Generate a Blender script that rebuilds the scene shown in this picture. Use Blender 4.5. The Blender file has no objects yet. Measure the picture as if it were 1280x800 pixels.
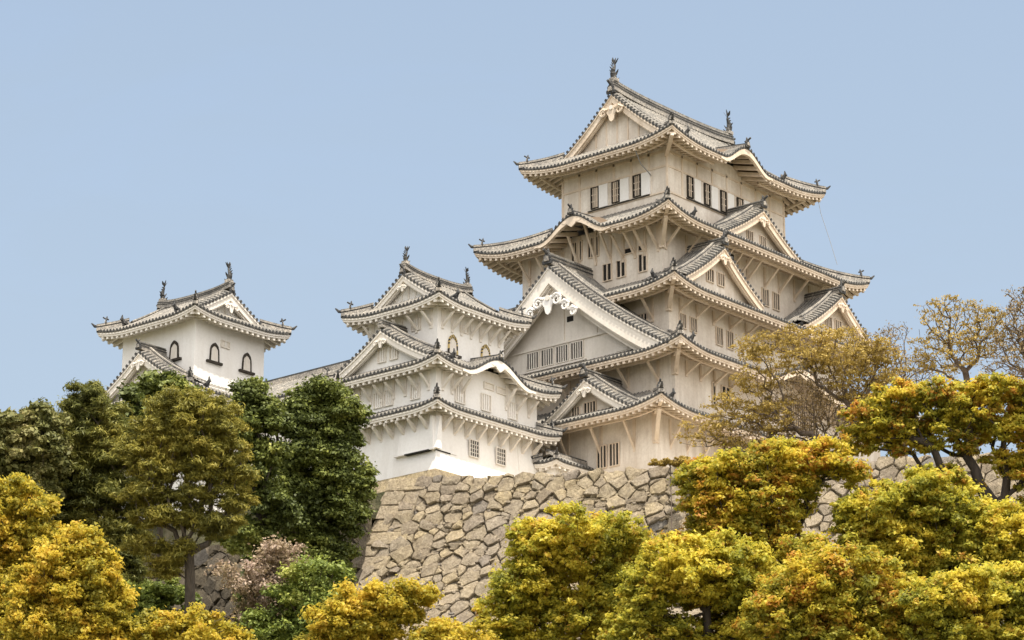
import bpy, math, random
import numpy as np
from math import sin, cos, pi, radians, sqrt, hypot, exp
from mathutils import Vector, Matrix, noise as mnoise
random.seed(7); RNG = np.random.default_rng(7)
scn = bpy.context.scene
COL = scn.collection

# ------------------------------------------------------------------ camera
FPX, PITCH, AZ = 3578.4, radians(17.44), radians(49.5)
FW = np.array([sin(AZ), cos(AZ), 0.0]); RT = np.array([cos(AZ), -sin(AZ), 0.0])
CAM = -208.5 * FW - 12.25 * RT; CAM[2] = 1.7
FV = FW * cos(PITCH) + np.array([0, 0, sin(PITCH)]); UV = np.array([0, 0, cos(PITCH)]) - FW * sin(PITCH)
cd = bpy.data.cameras.new('camera'); cam = bpy.data.objects.new('camera', cd); COL.objects.link(cam)
cam.location = CAM
cam.rotation_euler = (pi / 2 + PITCH, 0, -AZ)
cd.sensor_width = 36; cd.lens = FPX / 1280 * 36; cd.clip_start = 1; cd.clip_end = 20000
scn.camera = cam

def at(px, py, z):            # where the place's survey point with depth z (m) stands
    return CAM + z * (FV + RT * (px - 640) / FPX + UV * (400 - py) / FPX)

# ------------------------------------------------------------------ light
SUN_EL, SUN_W = radians(67), radians(30)           # sun: elevation, degrees west of south
wd = bpy.data.worlds.new('World'); scn.world = wd; wd.use_nodes = True
nt = wd.node_tree; nt.nodes.clear()
sky = nt.nodes.new('ShaderNodeTexSky'); sky.sky_type = 'NISHITA'; sky.sun_disc = False
sky.sun_elevation = SUN_EL; sky.sun_rotation = pi + SUN_W
sky.air_density = 1.0; sky.dust_density = 5.0; sky.ozone_density = 1.0; sky.altitude = 50
bg = nt.nodes.new('ShaderNodeBackground'); bg.inputs[1].default_value = 0.15
wo = nt.nodes.new('ShaderNodeOutputWorld')
tc = nt.nodes.new('ShaderNodeTexCoord'); mp = nt.nodes.new('ShaderNodeMapping'); mp.inputs['Scale'].default_value = (3, 3, 9); mp.inputs['Rotation'].default_value = (.3, .2, .5)
nz = nt.nodes.new('ShaderNodeTexNoise'); nz.inputs['Scale'].default_value = 2.2; nz.inputs['Detail'].default_value = 7; nz.inputs['Roughness'].default_value = .6; nz.inputs['Distortion'].default_value = .6
cr = nt.nodes.new('ShaderNodeValToRGB'); cr.color_ramp.elements[0].position = .5; cr.color_ramp.elements[0].color = (0.66, 0.66, 0.66, 1); cr.color_ramp.elements[1].position = .85; cr.color_ramp.elements[1].color = (.5, .5, .5, 1)
mx = nt.nodes.new('ShaderNodeMix'); mx.data_type = 'RGBA'; mx.inputs[7].default_value = (1.40, 1.72, 2.04, 1)      # thin high haze and cirrus
nt.links.new(tc.outputs['Generated'], mp.inputs[0]); nt.links.new(mp.outputs[0], nz.inputs['Vector']); nt.links.new(nz.outputs[0], cr.inputs[0]); nt.links.new(cr.outputs[0], mx.inputs[0])
nt.links.new(sky.outputs[0], mx.inputs[6]); sx = nt.nodes.new('ShaderNodeSeparateXYZ'); nt.links.new(tc.outputs['Generated'], sx.inputs[0])
mr = nt.nodes.new('ShaderNodeMapRange'); mr.inputs[1].default_value = .47; mr.inputs[2].default_value = .8; mr.inputs[4].default_value = .85; nt.links.new(sx.outputs[2], mr.inputs[0])
m2 = nt.nodes.new('ShaderNodeMix'); m2.data_type = 'RGBA'; m2.inputs[7].default_value = (7.2, 6.6, 5.9, 1)      # unseen whitening overhead, added as warm fill for the shaded walls
nt.links.new(mr.outputs[0], m2.inputs[0]); nt.links.new(mx.outputs[2], m2.inputs[6]); # added sky glow on the sun's side, out of view, to brighten the walls
dt = nt.nodes.new('ShaderNodeVectorMath'); dt.operation = 'DOT_PRODUCT'; dt.inputs[1].default_value = (-sin(SUN_W), -cos(SUN_W), .25); nt.links.new(tc.outputs['Generated'], dt.inputs[0])
m3r = nt.nodes.new('ShaderNodeMapRange'); m3r.inputs[1].default_value = -.15; m3r.inputs[2].default_value = .85; m3r.inputs[4].default_value = .9; nt.links.new(dt.outputs['Value'], m3r.inputs[0])
m3 = nt.nodes.new('ShaderNodeMix'); m3.data_type = 'RGBA'; m3.inputs[7].default_value = (7.4, 7.1, 6.8, 1)
hr = nt.nodes.new('ShaderNodeMapRange'); hr.inputs[1].default_value = .08; hr.inputs[2].default_value = .42; hr.inputs[3].default_value = .6; hr.inputs[4].default_value = 0; nt.links.new(sx.outputs[2], hr.inputs[0])
m4 = nt.nodes.new('ShaderNodeMix'); m4.data_type = 'RGBA'; m4.inputs[7].default_value = (1.95, 2.26, 2.5, 1)
nt.links.new(hr.outputs[0], m4.inputs[0]); nt.links.new(m2.outputs[2], m4.inputs[6])
nt.links.new(m3r.outputs[0], m3.inputs[0]); nt.links.new(m4.outputs[2], m3.inputs[6]); nt.links.new(m3.outputs[2], bg.inputs[0]); nt.links.new(bg.outputs[0], wo.inputs[0])
ld = bpy.data.lights.new('sun', 'SUN'); sun = bpy.data.objects.new('sun', ld); COL.objects.link(sun)
ld.energy = 3.2; ld.angle = radians(0.6); ld.color = (1.0, 0.92, 0.79)
sd = Vector((-sin(SUN_W) * cos(SUN_EL), -cos(SUN_W) * cos(SUN_EL), sin(SUN_EL)))
sun.rotation_euler = sd.to_track_quat('Z', 'Y').to_euler(); sun.location = (-60, -100, 140)
scn.view_settings.view_transform = 'Standard'; scn.view_settings.look = 'None'
scn.view_settings.exposure = 1.04; scn.view_settings.gamma = 1.0
scn.cycles.max_bounces = 6; scn.cycles.diffuse_bounces = 4; scn.cycles.transparent_max_bounces = 4

# ------------------------------------------------------------------ materials
def lerp(a, b, t): return a + (b - a) * t
class NT:
    def __init__(s, name):
        s.m = bpy.data.materials.new(name); s.m.use_nodes = True; s.t = s.m.node_tree; s.t.nodes.clear()
        s.out = s.n('ShaderNodeOutputMaterial'); s.b = s.n('ShaderNodeBsdfPrincipled')
        s.l(s.b.outputs[0], s.out.inputs[0]); s.b.inputs['Roughness'].default_value = 0.85
        s.b.inputs['Specular IOR Level'].default_value = 0.25
        s.co = s.n('ShaderNodeTexCoord').outputs['Object']
    def n(s, k): return s.t.nodes.new(k)
    def l(s, a, b): s.t.links.new(a, b)
    def noise(s, scale, detail=4, rough=.6, stretch=None, dist=0):
        n = s.n('ShaderNodeTexNoise'); n.inputs['Scale'].default_value = scale; n.inputs['Detail'].default_value = detail
        n.inputs['Roughness'].default_value = rough; n.inputs['Distortion'].default_value = dist
        v = s.co
        if stretch:
            mp = s.n('ShaderNodeMapping'); mp.inputs['Scale'].default_value = stretch; s.l(v, mp.inputs[0]); v = mp.outputs[0]
        s.l(v, n.inputs['Vector']); return n.outputs[0]
    def ramp(s, v, stops):
        r = s.n('ShaderNodeValToRGB'); e = r.color_ramp.elements
        while len(e) < len(stops): e.new(.5)
        for k, (p, c) in enumerate(stops):
            e[k].position = p; e[k].color = (*c, 1) if len(c) == 3 else c
        s.l(v, r.inputs[0]); return r.outputs[0]
    def mix(s, f, a, b, mode='MIX'):
        n = s.n('ShaderNodeMix'); n.data_type = 'RGBA'; n.blend_type = mode
        for sock, val in ((n.inputs[0], f), (n.inputs[6], a), (n.inputs[7], b)):
            if hasattr(val, 'node'): s.l(val, sock)
            elif isinstance(val, (int, float)): sock.default_value = val
            else: sock.default_value = (*val, 1)
        return n.outputs[2]
    def attr(s, name='rnd'):
        a = s.n('ShaderNodeAttribute'); a.attribute_name = name; return a.outputs['Fac']
    def bump(s, v, st, dist=.03):
        b = s.n('ShaderNodeBump'); b.inputs['Strength'].default_value = st; b.inputs['Distance'].default_value = dist
        s.l(v, b.inputs['Height']); s.l(b.outputs[0], s.b.inputs['Normal'])
    def col(s, c): s.l(c, s.b.inputs['Base Color'])

def plaster(name, c, dirt, amt):
    m = NT(name)
    big = m.ramp(m.noise(.35, 5, .6), [(.38, (0, 0, 0)), (.68, (1, 1, 1))])
    streak = m.ramp(m.noise(1.0, 6, .65, (1.6, 1.6, .16)), [(.42, (0, 0, 0)), (.66, (1, 1, 1))])
    mould = m.ramp(m.noise(.8, 7, .75, (1, 1, .5)), [(.55, (0, 0, 0)), (.68, (1, 1, 1))])
    fine = m.noise(5, 5, .7)
    a = m.mix(big, c, tuple(lerp(x, y, amt * .8) for x, y in zip(c, dirt)))
    a = m.mix(m.mix(.35 + amt * .5, (0, 0, 0), streak), a, tuple(lerp(x, y, .35 + amt * .5) for x, y in zip(c, dirt)))
    a = m.mix(.25 * amt + .08, a, m.ramp(fine, [(.3, (.45, .42, .38)), (.7, (1, 1, 1))]), 'MULTIPLY')
    a = m.mix(m.mix(.06 + amt * .3, (0, 0, 0), mould), a, tuple(x * .72 for x in dirt))
    m.col(a); m.bump(fine, .25, .02); return m.m
M = {}
M['keep'] = plaster('aged_cream_plaster', (.85, .785, .70), (.52, .43, .34), .75)
M['keep_trim'] = plaster('cream_plaster_trim', (.78, .67, .55), (.48, .37, .26), .55)
M['keep_grey'] = plaster('grey_gable_plaster', (.82, .77, .70), (.56, .51, .44), .5)
M['soffit'] = plaster('painted_shade_eave_boards', (.15, .11, .075), (.10, .07, .05), .5)  # dark brown holds the shade under the eaves, put into the board colour
M['soffit_white'] = plaster('painted_shade_pale_eave_boards', (.34, .295, .25), (.24, .20, .165), .3)  # white towers' boards, also darkened in colour for eave shade
M['white'] = plaster('white_plaster', (.88, .86, .83), (.66, .61, .55), .25)
M['white_trim'] = plaster('white_plaster_trim', (.81, .765, .70), (.58, .51, .43), .3)
def tile(name, lo, hi, warm):
    m = NT(name)
    a = m.ramp(m.noise(1.1, 6, .7), [(.3, lo), (.55, hi), (.75, warm)])
    sp = m.ramp(m.noise(9, 3, .6), [(.45, (.55, .55, .55)), (.62, (1.15, 1.12, 1.08))])
    m.col(m.mix(1, a, sp, 'MULTIPLY')); m.bump(m.noise(7, 3), .4, .03); m.b.inputs['Roughness'].default_value = .7; return m.m
M['tile'] = tile('light_round_roof_tile', (.15, .148, .142), (.28, .265, .24), (.43, .39, .33))
M['pan'] = tile('grey_pan_roof_tile', (.055, .055, .057), (.10, .097, .09), (.18, .155, .125))
M['dark'] = tile('dark_grey_ridge_tile', (.045, .047, .05), (.085, .085, .085), (.16, .15, .13))
M['lime'] = tile('lime_jointed_ridge_tile', (.22, .21, .20), (.42, .39, .35), (.56, .50, .42))
m = NT('dark_window_interior'); m.b.inputs['Base Color'].default_value = (.022, .02, .018, 1); M['hole'] = m.m
m = NT('dark_timber'); m.col(m.ramp(m.noise(4), [(.3, (.03, .025, .02)), (.7, (.06, .05, .04))])); M['wood'] = m.m
m = NT('gilt_black_lacquer')
m.col(m.ramp(m.noise(3.2, 1), [(.49, (.02, .018, .015)), (.52, (.45, .30, .08))])); M['lacquer'] = m.m
m = NT('cable'); m.b.inputs['Base Color'].default_value = (.25, .25, .25, 1); M['cable'] = m.m
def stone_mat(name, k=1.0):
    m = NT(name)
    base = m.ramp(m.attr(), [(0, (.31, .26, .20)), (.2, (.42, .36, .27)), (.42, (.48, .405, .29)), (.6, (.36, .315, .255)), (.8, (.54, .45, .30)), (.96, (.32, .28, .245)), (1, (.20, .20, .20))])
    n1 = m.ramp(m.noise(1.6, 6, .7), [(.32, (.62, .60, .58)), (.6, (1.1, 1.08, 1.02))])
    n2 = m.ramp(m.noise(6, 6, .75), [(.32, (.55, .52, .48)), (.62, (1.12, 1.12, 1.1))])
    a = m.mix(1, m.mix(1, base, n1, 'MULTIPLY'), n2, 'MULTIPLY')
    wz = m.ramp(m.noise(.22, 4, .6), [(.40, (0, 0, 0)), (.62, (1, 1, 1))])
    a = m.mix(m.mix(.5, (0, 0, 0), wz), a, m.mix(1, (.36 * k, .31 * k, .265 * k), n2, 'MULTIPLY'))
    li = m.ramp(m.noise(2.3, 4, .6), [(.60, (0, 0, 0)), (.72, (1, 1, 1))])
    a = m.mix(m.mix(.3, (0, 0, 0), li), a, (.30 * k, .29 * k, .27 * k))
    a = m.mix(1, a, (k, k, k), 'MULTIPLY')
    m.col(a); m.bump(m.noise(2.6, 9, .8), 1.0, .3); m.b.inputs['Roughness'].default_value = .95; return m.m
M['stone'] = stone_mat('tan_castle_stone', .98)
M['stone2'] = stone_mat('painted_shade_castle_stone', .36)  # same stone darkened: tree shade on the rear wall put into its colour
m = NT('wall_core_earth'); m.col(m.ramp(m.noise(3), [(.3, (.08, .065, .048)), (.7, (.2, .165, .12))])); m.bump(m.noise(4, 6), 1, .2); M['core'] = m.m
m = NT('hill_ground'); m.col(m.ramp(m.noise(.5, 8, .7), [(.3, (.05, .055, .025)), (.55, (.12, .11, .06)), (.75, (.24, .20, .135))])); m.bump(m.noise(2, 8), 1, .3); M['ground'] = m.m
m = NT('bark'); m.col(m.ramp(m.noise(3, 6, .7, (2, 2, .4)), [(.3, (.045, .038, .030)), (.7, (.13, .105, .08))])); m.bump(m.noise(6, 5, .7, (2, 2, .4)), 1, .05); M['bark'] = m.m
m = NT('dark_bark'); m.col(m.ramp(m.noise(3, 6, .7, (2, 2, .4)), [(.3, (.025, .02, .017)), (.7, (.075, .06, .047))])); M['bark2'] = m.m
m = NT('twig_bark'); m.col(m.ramp(m.noise(2, 6, .7), [(.3, (.07, .055, .045)), (.7, (.20, .155, .12))])); M['twig'] = m.m

def leaf_mat(name, stops, patch=None, patch_amt=(.55, .7), trans=.35, clump=.35):
    m = NT(name)
    a = m.attr(); big = m.noise(clump, 3, .6)
    mx = m.n('ShaderNodeMath'); mx.operation = 'MULTIPLY_ADD'; m.l(a, mx.inputs[0]); mx.inputs[1].default_value = .55
    m2 = m.n('ShaderNodeMath'); m2.operation = 'MULTIPLY_ADD'; m.l(big, m2.inputs[0]); m2.inputs[1].default_value = 1.3; m2.inputs[2].default_value = -.42
    m.l(m2.outputs[0], mx.inputs[2])
    c = m.ramp(mx.outputs[0], stops)
    if patch:
        pm = m.ramp(m.noise(.75, 3, .7), [(patch_amt[0], (0, 0, 0)), (patch_amt[1], (1, 1, 1))])
        rr = m.ramp(a, [(.3, (0, 0, 0)), (.6, (1, 1, 1))])
        c = m.mix(m.mix(1, m.mix(.8, (0, 0, 0), pm), rr, 'MULTIPLY'), c, patch)
    m.col(c); m.b.inputs['Roughness'].default_value = .55; m.b.inputs['Specular IOR Level'].default_value = .3
    tr = m.n('ShaderNodeBsdfTranslucent'); m.l(c, tr.inputs[0])
    ms = m.n('ShaderNodeMixShader'); ms.inputs[0].default_value = trans
    m.l(m.b.outputs[0], ms.inputs[1]); m.l(tr.outputs[0], ms.inputs[2]); m.l(ms.outputs[0], m.out.inputs[0])
    return m.m
L = {
 'yg': leaf_mat('yellow_green_leaves', [(.05, (0.150, 0.168, 0.036)), (.35, (0.376, 0.370, 0.050)), (.62, (0.645, 0.546, 0.065)), (.95, (0.849, 0.699, 0.115))], (0.450, 0.182, 0.040), (0.55, 0.68), .52),
 'yo': leaf_mat('golden_young_leaves', [(.05, (0.161, 0.167, 0.034)), (.35, (0.409, 0.359, 0.047)), (.62, (0.644, 0.500, 0.060)), (.95, (0.780, 0.565, 0.105))], (0.522, 0.312, 0.045), (0.51, 0.68), .52),
 'or': leaf_mat('yellow_green_and_red_leaves', [(.05, (0.154, 0.160, 0.035)), (.35, (0.374, 0.360, 0.049)), (.62, (0.624, 0.513, 0.056)), (.95, (0.811, 0.613, 0.098))], (0.486, 0.169, 0.035), (0.49, 0.62), .52),
 'dk': leaf_mat('dark_broad_leaves', [(.05, (0.043, 0.057, 0.018)), (.4, (0.106, 0.131, 0.032)), (.7, (0.206, 0.235, 0.050)), (.95, (0.370, 0.370, 0.090))], trans=.25),
 'cf': leaf_mat('dark_olive_needles', [(.05, (0.060, 0.072, 0.022)), (.4, (0.150, 0.158, 0.036)), (.7, (0.285, 0.262, 0.054)), (.95, (0.450, 0.375, 0.081))], trans=.25),
 'go': leaf_mat('golden_olive_needles', [(.05, (0.083, 0.086, 0.030)), (.35, (0.215, 0.204, 0.042)), (.65, (0.372, 0.323, 0.057)), (.95, (0.489, 0.388, 0.087))], trans=.3),
 'pl': leaf_mat('pale_budding_leaves', [(.05, (.06, .07, .02)), (.4, (.15, .155, .045)), (.7, (.27, .25, .09)), (.95, (.45, .38, .18))], trans=.25),
 'bl': leaf_mat('pink_blossom', [(.05, (.14, .14, .05)), (.4, (.28, .21, .12)), (.7, (.42, .32, .24)), (.95, (.68, .54, .47))], trans=.3),
 'oc': leaf_mat('ochre_buds', [(.05, (.22, .16, .045)), (.4, (.36, .26, .06)), (.7, (.47, .345, .09)), (.95, (.58, .44, .14))], trans=.35),
 'br': leaf_mat('brown_buds', [(.05, (.15, .11, .045)), (.5, (.28, .20, .09)), (.95, (.40, .30, .14))], trans=.3),
 'gr': leaf_mat('green_shrub_leaves', [(.05, (0.060, 0.084, 0.022)), (.4, (0.156, 0.204, 0.043)), (.7, (0.288, 0.336, 0.065)), (.95, (0.456, 0.456, 0.115))], trans=.3),
}

# ------------------------------------------------------------------ mesh helpers
class MB:
    def __init__(s): s.v = []; s.f = []; s.m = []
    def quad(s, a, b, c, d, m=0):
        k = len(s.v); s.v += [a, b, c, d]; s.f.append((k, k + 1, k + 2, k + 3)); s.m.append(m)
    def poly(s, pts, m=0):
        k = len(s.v); s.v += list(pts); s.f.append(tuple(range(k, k + len(pts)))); s.m.append(m)
    def grid(s, rows, m=0, closed=False, mats=None):
        k = len(s.v); n = len(rows[0])
        for r in rows: s.v += r
        for i in range(len(rows) - 1):
            for j in range(n if closed else n - 1):
                j2 = (j + 1) % n
                s.f.append((k + i * n + j, k + i * n + j2, k + (i + 1) * n + j2, k + (i + 1) * n + j)); s.m.append(mats[j] if mats else m)
    def box(s, lo, hi, m=0):
        x0, y0, z0 = lo; x1, y1, z1 = hi
        s.hexa([(x0, y0, z0), (x1, y0, z0), (x1, y1, z0), (x0, y1, z0)], [(x0, y0, z1), (x1, y0, z1), (x1, y1, z1), (x0, y1, z1)], m)
    def hexa(s, a, b, m=0):
        k = len(s.v); s.v += list(a) + list(b)
        for f in ((0, 3, 2, 1), (4, 5, 6, 7), (0, 1, 5, 4), (1, 2, 6, 5), (2, 3, 7, 6), (3, 0, 4, 7)):
            s.f.append(tuple(k + i for i in f)); s.m.append(m)
    def prism(s, pts, off, m=0):          # polygon pts extruded by vector off
        q = [(p[0] + off[0], p[1] + off[1], p[2] + off[2]) for p in pts]
        s.poly(pts, m); s.poly(q[::-1], m); n = len(pts)
        for i in range(n): s.quad(pts[i], pts[(i + 1) % n], q[(i + 1) % n], q[i], m)
    def bar(s, a, b, w, h, m=0):          # bar from a to b, w wide, h high
        a = Vector(a); b = Vector(b); d = (b - a).normalized()
        x = d.cross(Vector((0, 0, 1)))
        x = Vector((1, 0, 0)) if x.length < 1e-3 else x.normalized()
        y = x.cross(d); x *= w / 2; y *= h / 2
        s.hexa([tuple(a - x - y), tuple(a + x - y), tuple(a + x + y), tuple(a - x + y)], [tuple(b - x - y), tuple(b + x - y), tuple(b + x + y), tuple(b - x + y)], m)
    def tube(s, pts, rad, n=6, m=0, cap=True):
        pts = [Vector(p) for p in pts]; rows = []
        for i, p in enumerate(pts):
            d = (pts[min(i + 1, len(pts) - 1)] - pts[max(i - 1, 0)])
            d = d.normalized() if d.length > 1e-6 else Vector((0, 0, 1))
            x = d.cross(Vector((.13, .31, .94))); x.normalize(); y = d.cross(x)
            r = rad[i] if hasattr(rad, '__len__') else rad
            rows.append([tuple(p + (x * cos(2 * pi * k / n) + y * sin(2 * pi * k / n)) * r) for k in range(n)])
        s.grid(rows, m, True)
        if cap: s.poly(rows[0][::-1], m); s.poly(rows[-1], m)
    def build(s, name, mats, parent=None, org=(0, 0, 0), smooth=False, rnd=None):
        me = bpy.data.meshes.new(name)
        ox, oy, oz = org
        me.from_pydata([(x - ox, y - oy, z - oz) for x, y, z in s.v], [], s.f)
        for k in (mats if isinstance(mats, (list, tuple)) else [mats]): me.materials.append(M[k] if isinstance(k, str) else k)
        me.polygons.foreach_set('material_index', s.m)
        if smooth: me.polygons.foreach_set('use_smooth', [True] * len(s.f))
        if rnd is not None:
            at_ = me.attributes.new('rnd', 'FLOAT', 'FACE'); at_.data.foreach_set('value', rnd)
        o = bpy.data.objects.new(name, me); COL.objects.link(o)
        if parent is not None: o.parent = parent
        else: o.location = org
        return o

def tag(o, label, cat, group=None):
    o['label'] = label; o['category'] = cat
    if group: o['group'] = group
def empty(name, loc, label, cat, group=None):
    o = bpy.data.objects.new(name, None); COL.objects.link(o); o.location = loc; o.empty_display_size = 2
    tag(o, label, cat, group); return o

# ------------------------------------------------------------------ roofs
class Side:
    def __init__(s, O, e, n, L): s.O, s.e, s.n, s.L = O, e, n, L
    def xy(s, a, d): return (s.O[0] + s.e[0] * a + s.n[0] * d, s.O[1] + s.e[1] * a + s.n[1] * d)
def sides(x0, y0, x1, y1):
    return {'S': Side((x0, y0), (1, 0), (0, 1), x1 - x0), 'W': Side((x0, y0), (0, 1), (1, 0), y1 - y0),
            'N': Side((x0, y1), (1, 0), (0, -1), x1 - x0), 'E': Side((x1, y0), (0, 1), (-1, 0), y1 - y0)}

PITCH_T = .37
class Roof:
    """hipped tier roof. wall=(x0,y0,x1,y1), o=overhang, zf=height of fascia bottom,
       run per side (distance eave->upper wall); kara={side:(centre coord, halfwidth, rise)}"""
    def __init__(s, wall, o, zf, runs, a=.48, b=.02, lift=.7, ll=4.5, kara=None, ridge=None, gset=None):
        x0, y0, x1, y1 = wall
        s.r = (x0 - o, y0 - o, x1 + o, y1 + o); s.sd = sides(*s.r); s.o = o; s.zf = zf; s.ze = zf + .42
        s.runs = runs; s.a = a; s.b = b; s.lift = lift; s.ll = ll; s.kara = kara or {}; s.ridge = ridge; s.gset = gset
    def dc(s, k, a): return min(a, s.sd[k].L - a)
    def lf(s, k, a): 
        q = max(0, 1 - max(s.dc(k, a), 0) / s.ll); return s.lift * q * q
    def kz(s, k, a):
        if k not in s.kara: return 0
        c, hw, rise = s.kara[k]
        off = s.sd[k].O[0] if k in 'SN' else s.sd[k].O[1]
        u = (a + off - c) / hw
        return rise * (.5 + .5 * cos(pi * u)) if abs(u) < 1 else 0
    def z(s, k, a, d):
        base = s.a * d + s.b * d * d
        kk = s.kz(k, a)
        return s.ze + max(base, kk + .03 * d if kk > 0 else 0) + s.lf(k, a)
    def dmax(s, k, a):
        m = max(s.dc(k, a), 0.02)
        if s.ridge is None: return min(m, s.runs[k])
        if k in s.ridge[1]:                 # long slopes run to the ridge
            g = s.gset
            return s.runs[k] if g <= m else m
        return min(m, s.gset)
    def P(s, k, a, d, up=0):
        x, y = s.sd[k].xy(a, d); return (x, y, s.z(k, a, d) + up)
    def surface(s, mb):
        for k, sd in s.sd.items():
            n = int(sd.L / PITCH_T); p = sd.L / n
            offs = [(-.5, 0), (-.24, .0), (-.18, .08), (0, .13), (.18, .08), (.24, .0), (.5, 0)]
            mats = [1, 0, 0, 0, 0, 1]
            for i in range(n):
                a = (i + .5) * p; dm = s.dmax(k, a); ns = max(1, min(10, int(dm / .55)))
                dd = [0, min(.45, dm * .5)] + [min(.45, dm * .5) + (dm - min(.45, dm * .5)) * j / ns for j in range(1, ns + 1)]
                rows = [[s.P(k, min(max(a + q * p, 0), sd.L), d, h) for q, h in offs] for d in dd]
                mb.grid(rows[:2], mats=[3, 0, 0, 0, 0, 3]); mb.grid(rows[1:], mats=mats)
                # tile end disc and drip edge
                pts = []
                for t in range(8):
                    an = 2 * pi * t / 8
                    pts.append(s.P(k, a + .12 * cos(an), -.03, .04 + .12 * sin(an)))
                mb.poly(pts, 3)
                k2 = [s.P(k, a + q * p, 0.0, -.0) for q in (-.5, .5)]
                mb.quad(k2[0], k2[1], (k2[1][0], k2[1][1], k2[1][2] - .13), (k2[0][0], k2[0][1], k2[0][2] - .13), 1)
    def edge(s, k, step=.4):
        n = max(4, int(s.sd[k].L / step)); return [s.sd[k].L * i / n for i in range(n + 1)]
    def eave(s, mb, wallrun=None):
        for k, sd in s.sd.items():
            es = s.edge(k)
            def ring(d0, d1, zt, zb, m):
                rows = []
                for a in es:
                    q = max(min(a, sd.L - d0), d0); q1 = max(min(a, sd.L - d1), d1); zz = s.ze + s.lf(k, a) + s.kz(k, a)
                    A = sd.xy(q, d0); B = sd.xy(q1, d1)
                    rows.append([(A[0], A[1], zz + zt), (A[0], A[1], zz + zb), (B[0], B[1], zz + zb), (B[0], B[1], zz + zt)])
                mb.grid(rows, m, True)
            ring(.05, .16, -.11, -.27, 0); ring(.11, .24, -.25, -.42, 0)
            # soffit
            rows = []
            for a in es:
                row = []
                for d in (.2, s.o * .5, s.o + .02):
                    q = max(min(a, sd.L - d), d); x, y = sd.xy(q, d)
                    row.append((x, y, s.ze + (s.lf(k, a) + s.kz(k, a)) * (1 if d < 1 else .8 if k not in s.kara else 1) - .26 + .28 * d))
                rows.append(row)
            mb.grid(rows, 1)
            if k in s.kara:      # thick plain curved bargeboard below the curved gable
                c, hw, rise = s.kara[k]; off = sd.O[0] if k in 'SN' else sd.O[1]
                rows = []
                for i in range(41):
                    u = -1.12 + 2.24 * i / 40; a = c + u * hw - off; zz = s.ze + s.kz(k, a) + s.lf(k, a)
                    w = .36 + .28 * max(0, 1 - abs(u)) ** .5
                    A = sd.xy(a, .02); B = sd.xy(a, .30)
                    rows.append([(A[0], A[1], zz - .16), (A[0], A[1], zz - w), (B[0], B[1], zz - w), (B[0], B[1], zz - .16)])
                mb.grid(rows, 0, True)
            # rafters
            n = int(sd.L / .56)
            for i in range(1, n):
                a = sd.L * i / n; m_ = s.dc(k, a); d1 = min(s.o + .05, m_)
                if d1 < .35: continue
                zz = s.ze + s.lf(k, a) + s.kz(k, a); d0 = .15; w = .105
                pts = []
                for d in (d0, d1):
                    zb = zz - .40 + .28 * d - (0 if d < 1 or k in s.kara else .2 * s.lf(k, a))
                    A = sd.xy(a - w, d); B = sd.xy(a + w, d)
                    pts.append([(A[0], A[1], zb + .06), (B[0], B[1], zb + .06), (B[0], B[1], zb - .27), (A[0], A[1], zb - .27)])
                mb.hexa(pts[0], pts[1], 0)
    def purlin(s, mb):
        d = s.o * .48
        for k, sd in s.sd.items():
            rows = []
            for a in s.edge(k, 1.0):
                if k in s.kara and s.kz(k, a) > .15: 
                    if len(rows) > 1: mb.grid(rows, 0, True)
                    rows = []; continue
                q = max(min(a, sd.L - d), d); zz = s.ze + s.lf(k, q) - .40 + .28 * d - .19
                A = sd.xy(q, d - .1); B = sd.xy(q, d + .1)
                rows.append([(A[0], A[1], zz), (A[0], A[1], zz - .24), (B[0], B[1], zz - .24), (B[0], B[1], zz)])
            if len(rows) > 1: mb.grid(rows, 0, True)
    def hips(s, mk):
        x0, y0, x1, y1 = s.r
        for cx, cy, sx, sy, k in ((x0, y0, 1, 1, 'S'), (x1, y0, -1, 1, 'S'), (x0, y1, 1, -1, 'N'), (x1, y1, -1, -1, 'N')):
            dm = min(s.runs['W'], s.runs['S']) if s.ridge is None else s.gset
            mb = MB()
            pts = []
            for i in range(13):
                d = dm * i / 12; a = d
                pts.append((cx + sx * d, cy + sy * d, s.z(k, d, d)))
            N_ = Vector((sx, -sy, 0)).normalized() * .17
            def rib(z0, z1, w, m, i0=0):
                rows = []
                for (x, y, z) in pts[i0:]:
                    v = N_ * w
                    rows.append([(x - v.x, y - v.y, z + z0), (x - v.x, y - v.y, z + z1), (x + v.x, y + v.y, z + z1), (x + v.x, y + v.y, z + z0)])
                mb.grid(rows, m, True); mb.poly(rows[0], m)
            rib(-.05, .2, 1.3, 1); rib(.2, .32, .9, 0); rib(.32, .40, 1.15, 1); rib(.40, .52, .7, 2)
            # upturned tip
            t0 = pts[0]
            mb.tube([(t0[0] + sx * .3, t0[1] + sy * .3, t0[2] + .35), (t0[0] - sx * .12, t0[1] - sy * .12, t0[2] + .38), (t0[0] - sx * .3, t0[1] - sy * .3, t0[2] + .62)], [.14, .12, .05], 6, 0)
            mk(mb)

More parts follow.
